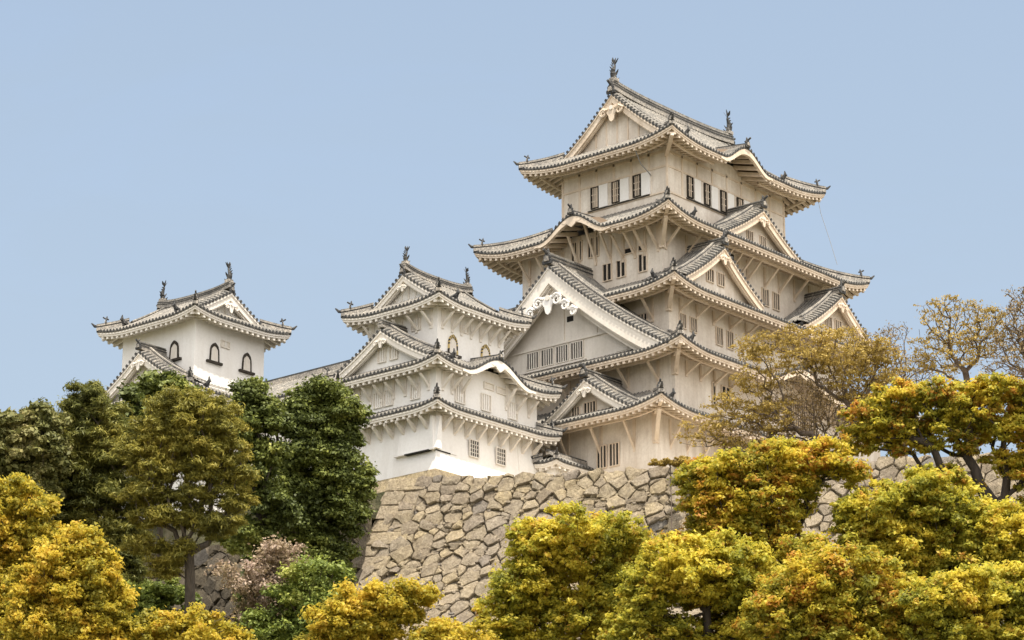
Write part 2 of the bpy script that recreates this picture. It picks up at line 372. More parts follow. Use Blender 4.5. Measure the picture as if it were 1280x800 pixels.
def onigawara(mb, p, d, sc=1.0):
    """ridge-end tile: p base point, d=(dx,dy) outward direction"""
    x, y, z = p; dx, dy = d; nx, ny = -dy, dx
    def W(u, h, t): return (x + nx * u * sc + dx * t * sc, y + ny * u * sc + dy * t * sc, z + h * sc)
    prof = [(-.38, -.05), (-.42, .18), (-.28, .3), (-.3, .5), (-.15, .66), (0, .76), (.15, .66), (.3, .5), (.28, .3), (.42, .18), (.38, -.05)]
    mb.prism([W(u, h, .0) for u, h in prof], tuple(a * sc for a in (dx * .16, dy * .16, 0)), 0)
    mb.prism([W(u * .5, .15 + h * .5, .16) for u, h in prof], tuple(a * sc for a in (dx * .1, dy * .1, 0)), 1)
    mb.tube([W(0, .62, -.25), W(0, .72, .15), W(0, .92, .5)], [.11 * sc, .11 * sc, .1 * sc], 7, 0)
    mb.tube([W(0, .7, 0), W(0, .95, .0), W(0, 1.1, -.03)], [.14 * sc, .1 * sc, .03 * sc], 6, 0)

def guardian(mb, p, d, sc=1.0):
    """small crouching ridge creature"""
    x, y, z = p; dx, dy = d
    def W(t, h): return (x + dx * t * sc, y + dy * t * sc, z + h * sc)
    mb.tube([W(-.45, 0), W(-.25, .2), W(.05, .28), (W(.25, .55)), W(.2, .85)], [.12 * sc, .2 * sc, .2 * sc, .13 * sc, .04 * sc], 6, 0)
    mb.tube([W(.2, .5), W(.42, .42)], [.12 * sc, .06 * sc], 5, 0)
    mb.tube([W(.05, .3), W(.1, 0)], [.1 * sc, .09 * sc], 5, 0)

def shachi(name, p, d, parent, org, h=1.9):
    """ridge fish: head down on the ridge end, body curving up, forked tail; d: inward direction along ridge"""
    mb = MB(); x, y, z = p; dx, dy = d; k = h / 1.9; nx, ny = -dy, dx
    def W(t, hh, u=0): return (x + (dx * t + nx * u) * k, y + (dy * t + ny * u) * k, z + hh * k)
    path = [(.18, .12), (-.05, .25), (-.14, .55), (-.1, .85), (.02, 1.1), (.12, 1.3), (.12, 1.5)]
    mb.tube([W(t, q) for t, q in path], [.16 * k, .27 * k, .25 * k, .2 * k, .14 * k, .1 * k, .06 * k], 8, 0)
    mb.box((x - .3 * k, y - .3 * k, z - .15), (x + .3 * k, y + .3 * k, z + .14 * k), 1)
    for u in (-1, 1):
        mb.prism([W(.12, 1.4, 0), W(.02, 1.72, .24 * u), W(.14, 1.95, .34 * u), W(.2, 1.7, .14 * u)], (dx * .07, dy * .07, 0), 0)
        mb.prism([W(-.1, .55, .2 * u), W(-.05, .86, .48 * u), W(.06, .7, .36 * u), W(.03, .4, .22 * u)], (dx * .06, dy * .06, 0), 0)
        mb.prism([W(.18, .14, .12 * u), W(.42, .3, .2 * u), W(.3, .02, .14 * u)], (nx * .06 * u, ny * .06 * u, 0), 0)
    mb.prism([W(.12, 1.45), W(-.22, 1.75), W(-.1, 2.0), W(.06, 1.75), W(.3, 2.1), (W(.24, 1.6))], (nx * .06, ny * .06, 0), 0)
    for q in range(5):
        t, hh = path[q + 1]; mb.prism([W(t - .2, hh), W(t - .42, hh + .2), W(t - .16, hh + .16)], (nx * .05, ny * .05, 0), 0)
    return mb.build(name, ['dark', 'lime'], parent, org)

class Gable:
    """dormer / end gable. face 'W' or 'S' (or N/E), c centre on the along axis, f front plane coordinate,
       back = coordinate where the ridge dies, w half width, za apex, zb foot"""
    def __init__(s, face, c, f, back, w, za, zb, conc=.3):
        s.face, s.c, s.f, s.back, s.w, s.za, s.zb, s.conc = face, c, f, back, w, za, zb, conc
        s.sg = 1 if face in 'WS' else -1       # inward direction sign
    host = None; rs = .36
    def hz(s, t):
        if not s.host: return -1e9
        R_, k = s.host; e = {'S': R_.r[1], 'W': R_.r[0], 'N': R_.r[3], 'E': R_.r[2]}[k]
        d = max(0, (s.f + s.sg * t - e) * s.sg); return R_.ze + R_.a * d + R_.b * d * d - .1
    def cl(s, p, t): return (p[0], p[1], max(p[2], s.hz(t)))
    def zz(s, u):
        q = 1 - min(abs(u), s.w * 1.02) / s.w; return s.zb + (s.za - s.zb) * (q * (1 - s.conc) + s.conc * q * q)
    def pt(s, u, t, dz=0, z=None):             # u along, t depth inward from front
        c = s.f + s.sg * t; zz = (s.zz(u) if z is None else z) + dz
        return (c, s.c + u, zz) if s.face in 'WE' else (s.c + u, c, zz)
    def dirs(s):
        return ((-s.sg, 0) if s.face in 'WE' else (0, -s.sg))
    def roof(s, mb, verge=.85):
        D = abs(s.back - s.f)
        n = max(1, int((D - verge) / PITCH_T)); p = (D - verge) / n
        offs = [(-.5, 0), (-.24, .0), (-.18, .08), (0, .13), (.18, .08), (.24, .0), (.5, 0)]; mats = [1, 0, 0, 0, 0, 1]
        ns = max(5, int(s.w / .5))
        for sg in (-1, 1):
            for i in range(n):
                t = verge + (i + .5) * p
                mb.grid([[s.pt(sg * s.w * j / ns, t + q * p, h + s.rs) for q, h in offs] for j in range(ns + 1)], mats=mats)
            # verge tiles lying across the rake
            sl = 0; u = .25; us = []
            while u < s.w:
                us.append(u); g = abs(s.zz(u) - s.zz(u + .05)) / .05; u += .42 / sqrt(1 + g * g)
            mb.grid([[s.pt(sg * s.w * j / 16, 0.02), s.pt(sg * s.w * j / 16, verge * .5, s.rs * .62), s.pt(sg * s.w * j / 16, verge, s.rs)] for j in range(17)], 3)
            mb.grid([[s.pt(sg * s.w * j / 16, 0.02), s.pt(sg * s.w * j / 16, .02, -.13)] for j in range(17)], 2)
            for u in us:
                g = (s.zz(u) - s.zz(u + .05)) / .05; L_ = sqrt(1 + g * g); tu, tz = 1 / L_, -g / L_; nu, nz = -tz, tu
                rows = []
                for t, dv in ((-.06, -.02), (verge * .45, s.rs * .56), (verge * .95, s.rs * .98)):
                    row = []
                    for k in range(6):
                        an = pi * k / 5; a_ = .11 * cos(an); b_ = .10 * sin(an)
                        row.append(s.pt(sg * (u + a_ * tu + b_ * nu), t, z=s.zz(u) + a_ * tz + b_ * nz + dv))
                    rows.append(row)
                mb.grid(rows, 0); 
                mb.poly([s.pt(sg * (u + .13 * cos(2 * pi * k / 8) * tu + .13 * sin(2 * pi * k / 8) * nu), -.07, z=s.zz(u) + .13 * cos(2 * pi * k / 8) * tz + .13 * sin(2 * pi * k / 8) * nz + .02) for k in range(8)], 3)
            # descending ridge behind the verge
            if s.w > 3.2 and D > 1.8:
                for (h0, h1, w_, mm) in ((-.04, .18, .2, 2), (.18, .28, .15, 3), (.28, .38, .12, 2)):
                    rows = []
                    for j in range(15):
                        u = sg * (.3 + (s.w * .93 - .3) * j / 14)
                        rows.append([s.pt(u, verge + .1 - w_, h0 + s.rs), s.pt(u, verge + .1 - w_, h1 + s.rs), s.pt(u, verge + .1 + w_, h1 + s.rs), s.pt(u, verge + .1 + w_, h0 + s.rs)])
                    mb.grid(rows, mm, True); mb.poly(rows[-1], mm)
    def barge(s, mb, bw=.6, th=.16, setb=.9, step=True, big=False):
        ns = 18
        for sg in (-1, 1):
            def rib(t0, t1, z0, z1, m=0, taper=1.0):
                rows = []
                for j in range(ns + 1):
                    u = sg * s.w * j / ns; k = 1 + (taper - 1) * j / ns
                    rows.append([s.cl(s.pt(u, t0, z0), t0), s.cl(s.pt(u, t0, z0 + (z1 - z0) * k), t0), s.cl(s.pt(u, t1, z0 + (z1 - z0) * k), t1), s.cl(s.pt(u, t1, z0), t1)])
                mb.grid(rows, m, True); mb.poly(rows[-1], m)
            rib(.0, .5, -.13, -.27); rib(.08, .08 + th, -.27, -.27 - bw, taper=1.0)
            if step: rib(.08 + th, .3 + th, -.27, -.40 - bw)
            if big: rib(.5, .75, -.3, -.55 - bw); rib(.75, 1.0, -.3, -.85 - bw)
            rib(.08 + th, setb + .05, -.2, -.30)
    def wall(s, mb, setb=.9, zbot=None, inset=.1):
        """triangular gable wall"""
        zbot = s.zb - 1 if zbot is None else zbot
        ns = 16; us = [s.w * (2 * j / (2 * ns) - 1) for j in range(2 * ns + 1)]
        us = [-s.w + s.w * j / ns for j in range(2 * ns + 1)]
        if s.host: zbot = s.hz(setb)
        for j in range(2 * ns):
            mb.quad(s.pt(us[j], setb, z=zbot), s.pt(us[j + 1], setb, z=zbot), s.cl(s.pt(us[j + 1], setb, -.2), setb), s.cl(s.pt(us[j], setb, -.2), setb), 0)
    def ridge(s, mb, h=.45, back_ext=0):
        D = abs(s.back - s.f) + back_ext
        for z0, z1, w, m in ((-.1, h * .35, .24, 1), (h * .35, h * .5, .28, 0), (h * .5, h * .8, .18, 1), (h * .8, h * .95, .24, 0), (h * .95, h * 1.25, .12, 2)):
            z0 += s.rs * .7; z1 += s.rs * .7
            a = [s.pt(-w, .0, z=s.za + z0), s.pt(w, .0, z=s.za + z0), s.pt(w, .0, z=s.za + z1), s.pt(-w, .0, z=s.za + z1)]
            b = [s.pt(-w, D, z=s.za + z0), s.pt(w, D, z=s.za + z0), s.pt(w, D, z=s.za + z1), s.pt(-w, D, z=s.za + z1)]
            mb.hexa(a, b, m)
    def pendant(s, mb, r=.5, scroll=0, drop=0):
        """gegyo: hanging ornament under the apex, with scroll wings"""
        z0 = s.za - .75 - r * .2 - drop
        def Q(u, h, t=-.02): return s.pt(u, t, z=z0 + h)
        prof = []
        for k in range(24):
            an = 2 * pi * k / 24; rr = r * (.78 + .22 * cos(3 * (an + pi / 2)))
            prof.append((rr * cos(an) * .95, rr * sin(an) * 1.15 - r * .55))
        mb.prism([Q(u, h) for u, h in prof], tuple(-.12 * q for q in (*s.dirs(), 0)), 0)
        mb.tube([Q(0, .0, -.02), Q(0, 0, -.1)], [r * .3, r * .3], 6, 1)
        for sg in (-1, 1):
            for q in range(max(1, scroll)):
                k_ = r / .8; cx = (.95 + q * .82) * k_; cz = (-.30 - q * .66) * k_; rad = (.50 - .07 * q) * k_
                if not scroll: cz -= .1; rad *= .8
                pts = [Q(sg * (cx + rad * (1 - .75 * k / 20) * cos(2.6 - k * .5)), cz + rad * (1 - .75 * k / 20) * sin(2.6 - k * .5), -.08) for k in range(21)]
                mb.tube(pts, [.115 * k_] * 12 + [.09 * k_] * 9, 5, 0)
                mb.tube([Q(sg * (cx - .55 * k_), cz + .25 * k_, -.05), Q(sg * (cx - .1 * k_), cz + .48 * k_, -.05), Q(sg * (cx + .45 * k_), cz + .1 * k_, -.05)], [.1 * k_] * 3, 5, 0)

# windows: facing W (x=plane) or S (y=plane)
def window(parent, org, face, plane, a0, a1, z0, z1, bars=3, mats=('keep_trim', 'hole', 'keep_trim'), shutter=False, sill=False, cross=0, out=.0):
    mb = MB()
    def B(a, b, zl, zh, p0, p1, m):            # p outwards
        lo, hi = min(a, b), max(a, b)
        if face == 'W': mb.box((plane - p1, lo, zl), (plane - p0, hi, zh), m)
        else: mb.box((lo, plane - p1, zl), (hi, plane - p0, zh), m)
    B(a0, a1, z0, z1, .0, .025, 1)
    fr = .07
    for x in (a0 - fr, a1): B(x, x + fr, z0 - fr, z1 + fr, 0, .13, 0)
    B(a0, a1, z1, z1 + fr, 0, .13, 0); B(a0 - (.1 if sill else 0), a1 + (.1 if sill else 0), z0 - fr, z0, 0, .17 if sill else .13, 0)
    for i in range(bars):
        c = a0 + (a1 - a0) * (i + 1) / (bars + 1) ; w = min(.055, (a1 - a0) / (bars + 1) * .17) * (.55 if cross > 2 else 1)
        B(c - w, c + w, z0, z1, .03, .11, 2)
    for i in range(cross):
        c = z0 + (z1 - z0) * (i + 1) / (cross + 1); B(a0, a1, c - .025, c + .025, .03, .09, 2)
    return mb.build('window', list(mats), parent, org)

def bell_window(parent, org, face, plane, c, z0, w=.85, h=1.5, gilt=False):
    """cusped katomado window with black and gilt frame, black sill"""
    mb = MB()
    def Q(u, z, p): return (plane - p, c + u, z) if face == 'W' else (c + u, plane - p, z)
    def outline(k):
        pts = [(-w * .52 * k, 0), (-w * .48 * k, h * .45), (-w * .46 * k, h * .62), (-w * .36 * k, h * .82 * k), (-w * .18 * k, h * .93 * k), (0, h * k), (w * .18 * k, h * .93 * k), (w * .36 * k, h * .82 * k), (w * .46 * k, h * .62), (w * .48 * k, h * .45), (w * .52 * k, 0)]
        return pts
    o1 = outline(1.0); off = (1 * .06, 0, 0) if face == 'W' else (0, .06, 0)
    mb.prism([Q(u, z0 + z, .08) for u, z in outline(.86)], off, 2)
    n = len(o1)
    for i in range(n - 1):
        (u0, z0_), (u1, z1_) = o1[i], o1[i + 1]; o2 = outline(.84); (v0, y0), (v1, y1) = o2[i], o2[i + 1]
        for part in range(2):
            f0, f1 = part / 2, (part + 1) / 2
            a = (lerp(u0, u1, f0), lerp(z0_, z1_, f0)); b = (lerp(u0, u1, f1), lerp(z0_, z1_, f1))
            c_ = (lerp(v0, v1, f1), lerp(y0, y1, f1)); d = (lerp(v0, v1, f0), lerp(y0, y1, f0))
            mb.prism([Q(x, z0 + z, .16) for x, z in (a, b, c_, d)], (.14, 0, 0) if face == 'W' else (0, .14, 0), 1 if (part == 1 and gilt) else 0)
    for q in (-.17, 0, .17):
        mb.prism([Q(q * w - .03, z0, .1), Q(q * w + .03, z0, .1), Q(q * w + .03, z0 + h * .8, .1), Q(q * w - .03, z0 + h * .8, .1)], (.02, 0, 0) if face == 'W' else (0, .02, 0), 3)
    lo = Q(-w * .85, z0 - .2, .22); hi = Q(w * .85, z0 - .02, 0)
    mb.box(tuple(min(a, b) for a, b in zip(lo, hi)), tuple(max(a, b) for a, b in zip(lo, hi)), 0)
    return mb.build('window', ['wood', 'lacquer_gilt', 'white_trim', 'keep_grey'], parent, org)
m = NT('gilt_fitting'); m.b.inputs['Base Color'].default_value = (.55, .42, .18, 1); M['lacquer_gilt'] = m.m

def bracket(parent, org, face, wallp, a, ztop, out, drop, mat, curved=False, w=.17):
    mb = MB()
    sx = -1
    def Q(o, z, u=0): return (wallp - o, a + u, z) if face == 'W' else (a + u, wallp - o, z)
    if curved:
        prof = [(0, ztop - drop), (.0, ztop - drop + .35), (out * .35, ztop - .42), (out * .7, ztop - .22), (out, ztop - .02), (out, ztop - .24), (out * .72, ztop - .46), (out * .36, ztop - .85), (.12, ztop - drop)]
        mb.prism([Q(o, z, -w / 2) for o, z in prof], (0, w, 0) if face == 'W' else (w, 0, 0), 0)
    else:
        mb.prism([Q(o, z, -w / 2) for o, z in ((0, ztop - drop), (0, ztop - drop + .26), (out - .16, ztop), (out + .06, ztop), (.0, ztop - drop))][:4], (0, w, 0) if face == 'W' else (w, 0, 0), 0)
    lo = Q(0, ztop - drop - .1, -w * .7); hi = Q(.1, ztop + .35, w * .7)
    mb.box(tuple(min(p, q) for p, q in zip(lo, hi)), tuple(max(p, q) for p, q in zip(lo, hi)), 0)
    return mb.build('bracket', [mat], parent, org)

def wallbox(parent, org, r, z0, z1, mat, flare=0, name='wall'):
    mb = MB(); x0, y0, x1, y1 = r; n = 6
    rows = []
    for i in range(n + 1):
        t = i / n; z = lerp(z0, z1, t); e = flare * (1 - t) ** 2
        rows.append([(x0 - e, y0 - e, z), (x1 + e, y0 - e, z), (x1 + e, y1 + e, z), (x0 - e, y1 + e, z)])
    mb.grid(rows, 0, True); mb.poly(rows[-1], 0)
    return mb.build(name, [mat], parent, org)

TILEM = ['tile', 'pan', 'lime', 'dark']
def make_roof(R, parent, org, trim, label=None, with_purlin=True, ends=True):
    mb = MB(); R.surface(mb); ro = mb.build('roof', TILEM, parent, org)
    if label: ro['label'] = label
    mb = MB(); R.eave(mb)
    if with_purlin: R.purlin(mb)
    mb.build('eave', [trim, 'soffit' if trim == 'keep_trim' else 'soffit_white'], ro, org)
    R.hips(lambda mb: mb.build('hip_ridge', ['dark', 'lime', 'tile'], ro, org))
    x0, y0, x1, y1 = R.r
    if not ends: return ro
    for cx, cy, sx, sy, k in ((x0, y0, 1, 1, 'S'), (x1, y0, -1, 1, 'S'), (x0, y1, 1, -1, 'N')):
        mb = MB(); d = .55
        onigawara(mb, (cx + sx * d, cy + sy * d, R.z(k, d, d) + .42), (-sx * .707, -sy * .707), .62)
        mb.build('ridge_end_tile', ['dark', 'lime'], ro, org)
    return ro
def add_guardians(R, ro, org, lst):
    for k, a, d in lst:
        mb = MB(); x, y, z = R.P(k, a, d); n = R.sd[k].n
        guardian(mb, (x, y, z + .1), (-n[0], -n[1]), 1.0); mb.build('ridge_creature', ['dark'], ro, org)
def make_gable(G, parent, org, trim, wallm, bw=.6, setb=.9, zbot=None, pend=.5, scroll=0, ext=0, oni=1.0, verge=.85, name='gable', rh=.45, label=None, drop=0, host=None):
    G.host = host
    mb = MB(); G.roof(mb, verge); go = mb.build(name, TILEM, parent, org)
    if label: go['label'] = label
    mb = MB(); G.barge(mb, bw, setb=setb, big=drop > 1); mb.build('bargeboard', [trim], go, org)
    mb = MB(); G.wall(mb, setb, zbot); mb.build('gable_wall', [wallm], go, org)
    if rh: mb = MB(); G.ridge(mb, rh, ext); mb.build('ridge', ['dark', 'lime', 'tile'], go, org)
    if pend: mb = MB(); G.pendant(mb, pend, scroll, drop); mb.build('pendant_ornament', [trim if scroll == 0 else 'white', 'keep_grey'], go, org)
    if oni:
        mb = MB(); onigawara(mb, G.pt(0, .05, z=G.za + .2), G.dirs(), oni); mb.build('ridge_end_tile', ['dark', 'lime'], go, org)
    return go
def kara_ridge(R, k, ro, org, trim, sc=.8, pend=True):
    c, hw, rise = R.kara[k]; sd = R.sd[k]; off = sd.O[0] if k in 'SN' else sd.O[1]; a = c - off
    D = (rise) / R.a
    mb = MB(); p0 = R.P(k, a, 0, .1); p1 = R.P(k, a, D, .15)
    mb.bar(p0, p1, .4, .3, 1); mb.bar((p0[0], p0[1], p0[2] + .2), (p1[0], p1[1], p1[2] + .2), .3, .14, 0)
    mb.build('curved_gable_ridge', ['dark', 'lime'], ro, org)
    mb = MB(); onigawara(mb, (p0[0], p0[1], p0[2] - .05), (-sd.n[0], -sd.n[1]), sc); mb.build('ridge_end_tile', ['dark', 'lime'], ro, org)
    if pend:
        mb = MB(); zc = R.ze + rise - .62
        pts = [(-1.0, .08), (-.7, -.05), (-.5, .0), (-.34, -.2), (0, -.42), (.34, -.2), (.5, .0), (.7, -.05), (1.0, .08), (.5, .14), (0, .16), (-.5, .14)]
        x, y = sd.xy(a, .0)
        mb.prism([(x + sd.e[0] * u, y + sd.e[1] * u, zc + h) for u, h in pts], (sd.n[0] * .12, sd.n[1] * .12, 0), 0)
        mb.build('pendant_ornament', [trim], ro, org)
def brackets(parent, org, R, wall, k, lst, mat, drop=1.5, curved=False, outf=.52):
    x0, y0, x1, y1 = wall
    for a in lst:
        pl = x0 if k == 'W' else y0
        sda = a - (R.sd[k].O[1] if k == 'W' else R.sd[k].O[0])
        out = R.o * outf; zt = R.ze + R.lf(k, sda) * .9 - .40 + .28 * (R.o - out) - .19 - (0 if curved else .24)
        if R.kz(k, sda) > .1: zt += R.kz(k, sda) - .05; 
        bracket(parent, org, k, pl, a, zt, out, drop + (R.kz(k, sda) * .8), mat, curved)
def frange(a, b, st):
    n = max(1, round((b - a) / st)); return [a + (b - a) * i / n for i in range(n + 1)]

# ================================================================== MAIN KEEP
ORG = (14.2, 10.35, 54.0)
keep = empty('main_keep', ORG, 'tall cream plastered five-tier castle keep with grey tiled gables, highest building', 'castle keep')
W1 = (-2.31, 0, 28.2, 20.7); W2 = (.2, 0, 28.2, 20.7); W3 = (2.19, 2, 26.2, 18.7); W4 = (3.07, 3.2, 25.3, 17.6); W6 = (6.07, 4.9, 22.3, 15.75)
for r, z0, z1 in ((W1, 53.0, 60.3), (W2, 59.8, 65.6), (W3, 64.5, 71.3), (W4, 70.4, 77.4), (W6, 76.5, 85.2)):
    wallbox(keep, ORG, r, z0, z1, 'keep', .35 if z0 < 54 else 0)
r1 = Roof(W1, 2.6, 58.9, dict(S=2.65, W=5.1, N=2.65, E=2.65), .46, .015)
r2 = Roof(W2, 2.6, 64.0, dict(S=4.65, W=4.65, N=4.65, E=4.65), .46, .015, kara={'S': (13.8, 4.6, 1.5)})
r3 = Roof(W3, 2.6, 69.95, dict(S=3.85, W=3.5, N=3.75, E=3.55), .48, .015)
r4 = Roof(W4, 2.85, 76.05, dict(S=4.6, W=5.9, N=4.75, E=5.9), .48, .015, lift=.85, kara={'W': (10.1, 3.5, 1.65)})
r5 = Roof(W6, 2.6, 83.8, dict(S=8.03, N=8.03, W=2.7, E=2.7), .50, .034, lift=.75, ll=5, kara={'S': (13.6, 3.2, 1.55)}, ridge=(10.33, 'SN'), gset=2.7)
R1 = make_roof(r1, keep, ORG, 'keep_trim'); R2 = make_roof(r2, keep, ORG, 'keep_trim')
R3 = make_roof(r3, keep, ORG, 'keep_trim'); R4 = make_roof(r4, keep, ORG, 'keep_trim'); R5 = make_roof(r5, keep, ORG, 'keep_trim')
kara_ridge(r4, 'W', R4, ORG, 'keep_trim'); kara_ridge(r5, 'S', R5, ORG, 'keep_trim', pend=False)
kara_ridge(r2, 'S', R2, ORG, 'keep_trim')
add_guardians(r4, R4, ORG, [('S', 4.2, .8)]); add_guardians(r3, R3, ORG, [('W', 2.6, .8), ('S', 18.2, .9)])
add_guardians(r2, R2, ORG, [('S', 2.3, .8)]); add_guardians(r1, R1, ORG, [('S', 2.2, .8)]); add_guardians(r5, R5, ORG, [('S', 16.0, .6), ('S', 3.0, .9)])
# top gables (ends of the top roof)
def end_gables(R, parent, org, axis, trim, wallm, pend, bw, sh, ridge_h=.7, setb=.75):
    x0, y0, x1, y1 = R.r; g = R.gset
    zf = R.ze + R.a * g + R.b * g * g; run = R.runs['S'] if axis == 'X' else R.runs['W']
    za = R.ze + R.a * run + R.b * run * run
    if axis == 'X':
        c = (y0 + y1) / 2; w = run - g; faces = (('W', x0 + g - .35, x0 + g + .6), ('E', x1 - g + .35, x1 - g - .6))
    else:
        c = (x0 + x1) / 2; w = run - g; faces = (('S', y0 + g - .35, y0 + g + .6), ('N', y1 - g + .35, y1 - g - .6))
    slope0 = R.a + 2 * R.b * g; conc = 1 - slope0 * w / (za - zf)
    for f, a, b in faces:
        G = Gable(f, c, a, b, w + .12, za - .1, zf - .12, conc); G.rs = .3
        make_gable(G, parent, org, trim, wallm, bw=bw, setb=setb, zbot=zf - .5, pend=pend, rh=0, oni=0, verge=.8, name='gable', drop=pend * .55)
        for u in (-.42, -.21, 0, .21, .42):
            mb = MB(); uu = u * w; zt_ = G.zz(uu) - .6
            A_ = [G.pt(uu - .07, setb - .06, z=zf - .1), G.pt(uu + .07, setb - .06, z=zf - .1), G.pt(uu + .07, setb + .02, z=zf - .1), G.pt(uu - .07, setb + .02, z=zf - .1)]
            if zt_ > zf: mb.hexa(A_, [(p[0], p[1], zt_) for p in A_], 0); mb.build('gable_batten', [trim], parent, org)
    # main ridge
    mb = MB()
    lo, hi = (x0 + g - .3, x1 - g + .3) if axis == 'X' else (y0 + g - .3, y1 - g + .3); n = 12
    for z0, z1, w_, m_ in ((-.15, .2, .3, 1), (.2, .28, .34, 0), (.28, .42, .26, 1), (.42, .5, .3, 0), (.5, .62, .22, 1), (.62, .8, .15, 2)):
        rows = []
        for i in range(n + 1):
            q = lerp(lo, hi, i / n); e = .35 * (abs(2 * i / n - 1)) ** 3
            k_ = ridge_h / .7
            pr = ((-w_, z0), (w_, z0), (w_, z1), (-w_, z1))
            rows.append([(q, c + u, za + v * k_ + e) if axis == 'X' else (c + u, q, za + v * k_ + e) for u, v in pr])
        mb.grid(rows, m_, True); mb.poly(rows[0], m_); mb.poly(rows[-1], m_)
    mb.build('main_ridge', ['dark', 'lime', 'tile'], parent, org)
    for q, d in ((lo + .35, 1), (hi - .35, -1)):
        p = (q, c, za + .85 * ridge_h / .7 + .25) if axis == 'X' else (c, q, za + .85 * ridge_h / .7 + .25)
        shachi('ridge_fish', p, (d, 0) if axis == 'X' else (0, d), parent, org, sh)
        mb = MB(); pp = (q - d * .35, c, za - .1) if axis == 'X' else (c, q - d * .35, za - .1)
        onigawara(mb, pp, (-d, 0) if axis == 'X' else (0, -d), 1.0 * ridge_h / .7); mb.build('ridge_end_tile', ['dark', 'lime'], parent, org)
end_gables(r5, R5, ORG, 'X', 'keep_trim', 'keep', .5, .7, 2.0) if False else None
def top_parts(R, parent, org, axis, trim, wallm, pend, bw, sh, ridge_h):   # gables of a top roof hang on the building
    end_gables(R, parent, org, axis, trim, wallm, pend, bw, sh, ridge_h)
top_parts(r5, keep, ORG, 'X', 'keep_trim', 'keep', .72, .55, 1.9, .75)
# dormer gables
make_gable(Gable('W', 10.45, -2.3, 4.0, 11.95, 73.25, 64.5, .25), keep, ORG, 'keep_grey', 'keep_grey', bw=1.15, setb=1.75, zbot=63.5, pend=.8, scroll=3, drop=1.75, oni=1.15, verge=1.0, rh=.7, host=(r2, 'W'), label='broad grey gable with scrollwork pendant on the west side')
make_gable(Gable('S', 14.3, 1.3, 6.0, 5.7, 80.35, 77.0, .22), keep, ORG, 'keep_trim', 'keep', bw=.5, pend=.42, oni=.95, host=(r4, 'S'))
make_gable(Gable('S', 6.4, -.45, 4.0, 5.1, 74.7, 71.1, .22), keep, ORG, 'keep_trim', 'keep', bw=.5, pend=.42, oni=1.0, host=(r3, 'S'))
make_gable(Gable('S', 22.7, -.45, 4.0, 5.1, 74.7, 71.1, .22), keep, ORG, 'keep_trim', 'keep', bw=.5, pend=.42, oni=1.0, host=(r3, 'S'))
make_gable(Gable('W', 5.35, -4.2, .6, 4.75, 62.65, 59.55, .22), keep, ORG, 'keep_grey', 'keep', bw=.45, pend=.4, oni=.95, host=(r1, 'W'))
# brackets
for R_, W_, kk, lst, dr in (
    (r4, W4, 'W', [3.6, 4.9, 5.9, 7.1, 8.4, 9.9, 11.6, 13.3, 15, 16.8], 1.7), (r4, W4, 'S', [3.5, 6.2, 9.2, 10.5, 11.8, 13.2, 14.4, 16.8, 18.8, 21, 23.2, 24.8], 1.5),
    (r3, W3, 'W', [3.6, 6.4, 9.2, 12, 14.8, 17.6], 1.5), (r3, W3, 'S', frange(3.6, 25.4, 2.1), .75),
    (r2, W2, 'W', frange(1.6, 19.1, 2.9), 1.4), (r2, W2, 'S', [1.6, 3.4, 5.2, 7.2, 19.4, 21.4, 23.4, 25.4], .8),
    (r1, W1, 'W', [2.0, 5.2, 8.4, 11.6], 2.1), (r1, W1, 'S', frange(-.6, 26.6, 2.05), 1.9)):
    brackets(keep, ORG, R_, W_, kk, lst, 'keep_trim', dr)
def corner_bracket(parent, org, R, wall, mat, drop):
    x0, y0 = wall[0], wall[1]; o = R.o * .62; zt = R.ze + R.lf('S', R.o * .4) - .62
    mb = MB(); mb.bar((x0 - .05, y0 - .05, zt - drop), (x0 - o, y0 - o, zt), .3, .3, 0)
    mb.box((x0 - .22, y0 - .22, zt - drop - .2), (x0 + .2, y0 + .2, zt + .3), 0)
    mb.bar((x0 - .1, y0 - .1, zt + .22), (x0 - R.o * .93, y0 - R.o * .93, R.ze + R.lift * .8 - .45), .3, .3, 0); mb.build('bracket', [mat], parent, org)
for R_, W_, dr in ((r1, W1, 1.9), (r2, W2, 1.1), (r3, W3, 1.1), (r4, W4, 1.6)): corner_bracket(keep, ORG, R_, W_, 'keep_trim', dr)
mb = MB(); mb.bar((6.1, 4.95, 83.6), (3.7, 2.5, 84.15), .3, .28, 0); mb.build('bracket', ['keep_trim'], keep, ORG)
# top storey rails, panels, windows
mb = MB()
x0, y0, x1, y1 = W6
for z, t, h in ((82.72, .07, .16), (80.52, .09, .14), (84.0, .05, .2)):
    mb.box((x0 - t, y0 - t, z - h / 2), (x1 + t, y0, z + h / 2), 0); mb.box((x0 - t, y0, z - h / 2), (x0, y1, z + h / 2), 0); mb.box((x1, y0, z - h / 2), (x1 + t, y1, z + h / 2), 0)
for x in frange(x0, x1, 1.97): mb.box((x - .1, y0 - .05, 80.6), (x + .1, y0, 84.2), 0)
for y in frange(y0, y1, 1.97): mb.box((x0 - .05, y - .1, 80.6), (x0, y + .1, 84.2), 0)
mb.build('wall_batten', ['keep_trim'], keep, ORG)
for y in (7.55, 9.75, 11.95): 
    window(keep, ORG, 'W', x0, y, y + .7, 80.78, 82.5, 3, ('wood', 'hole', 'keep_trim'), cross=2)
    o = MB(); o.box((x0 - .11, y - 1.0, 80.66), (x0, y - .1, 82.6), 0); o.build('shutter', ['white'], keep, ORG)
mb = MB(); mb.box((x0 - .16, 6.6, 80.5), (x0, 13.0, 80.6), 0); mb.build('window_sill', ['wood'], keep, ORG)
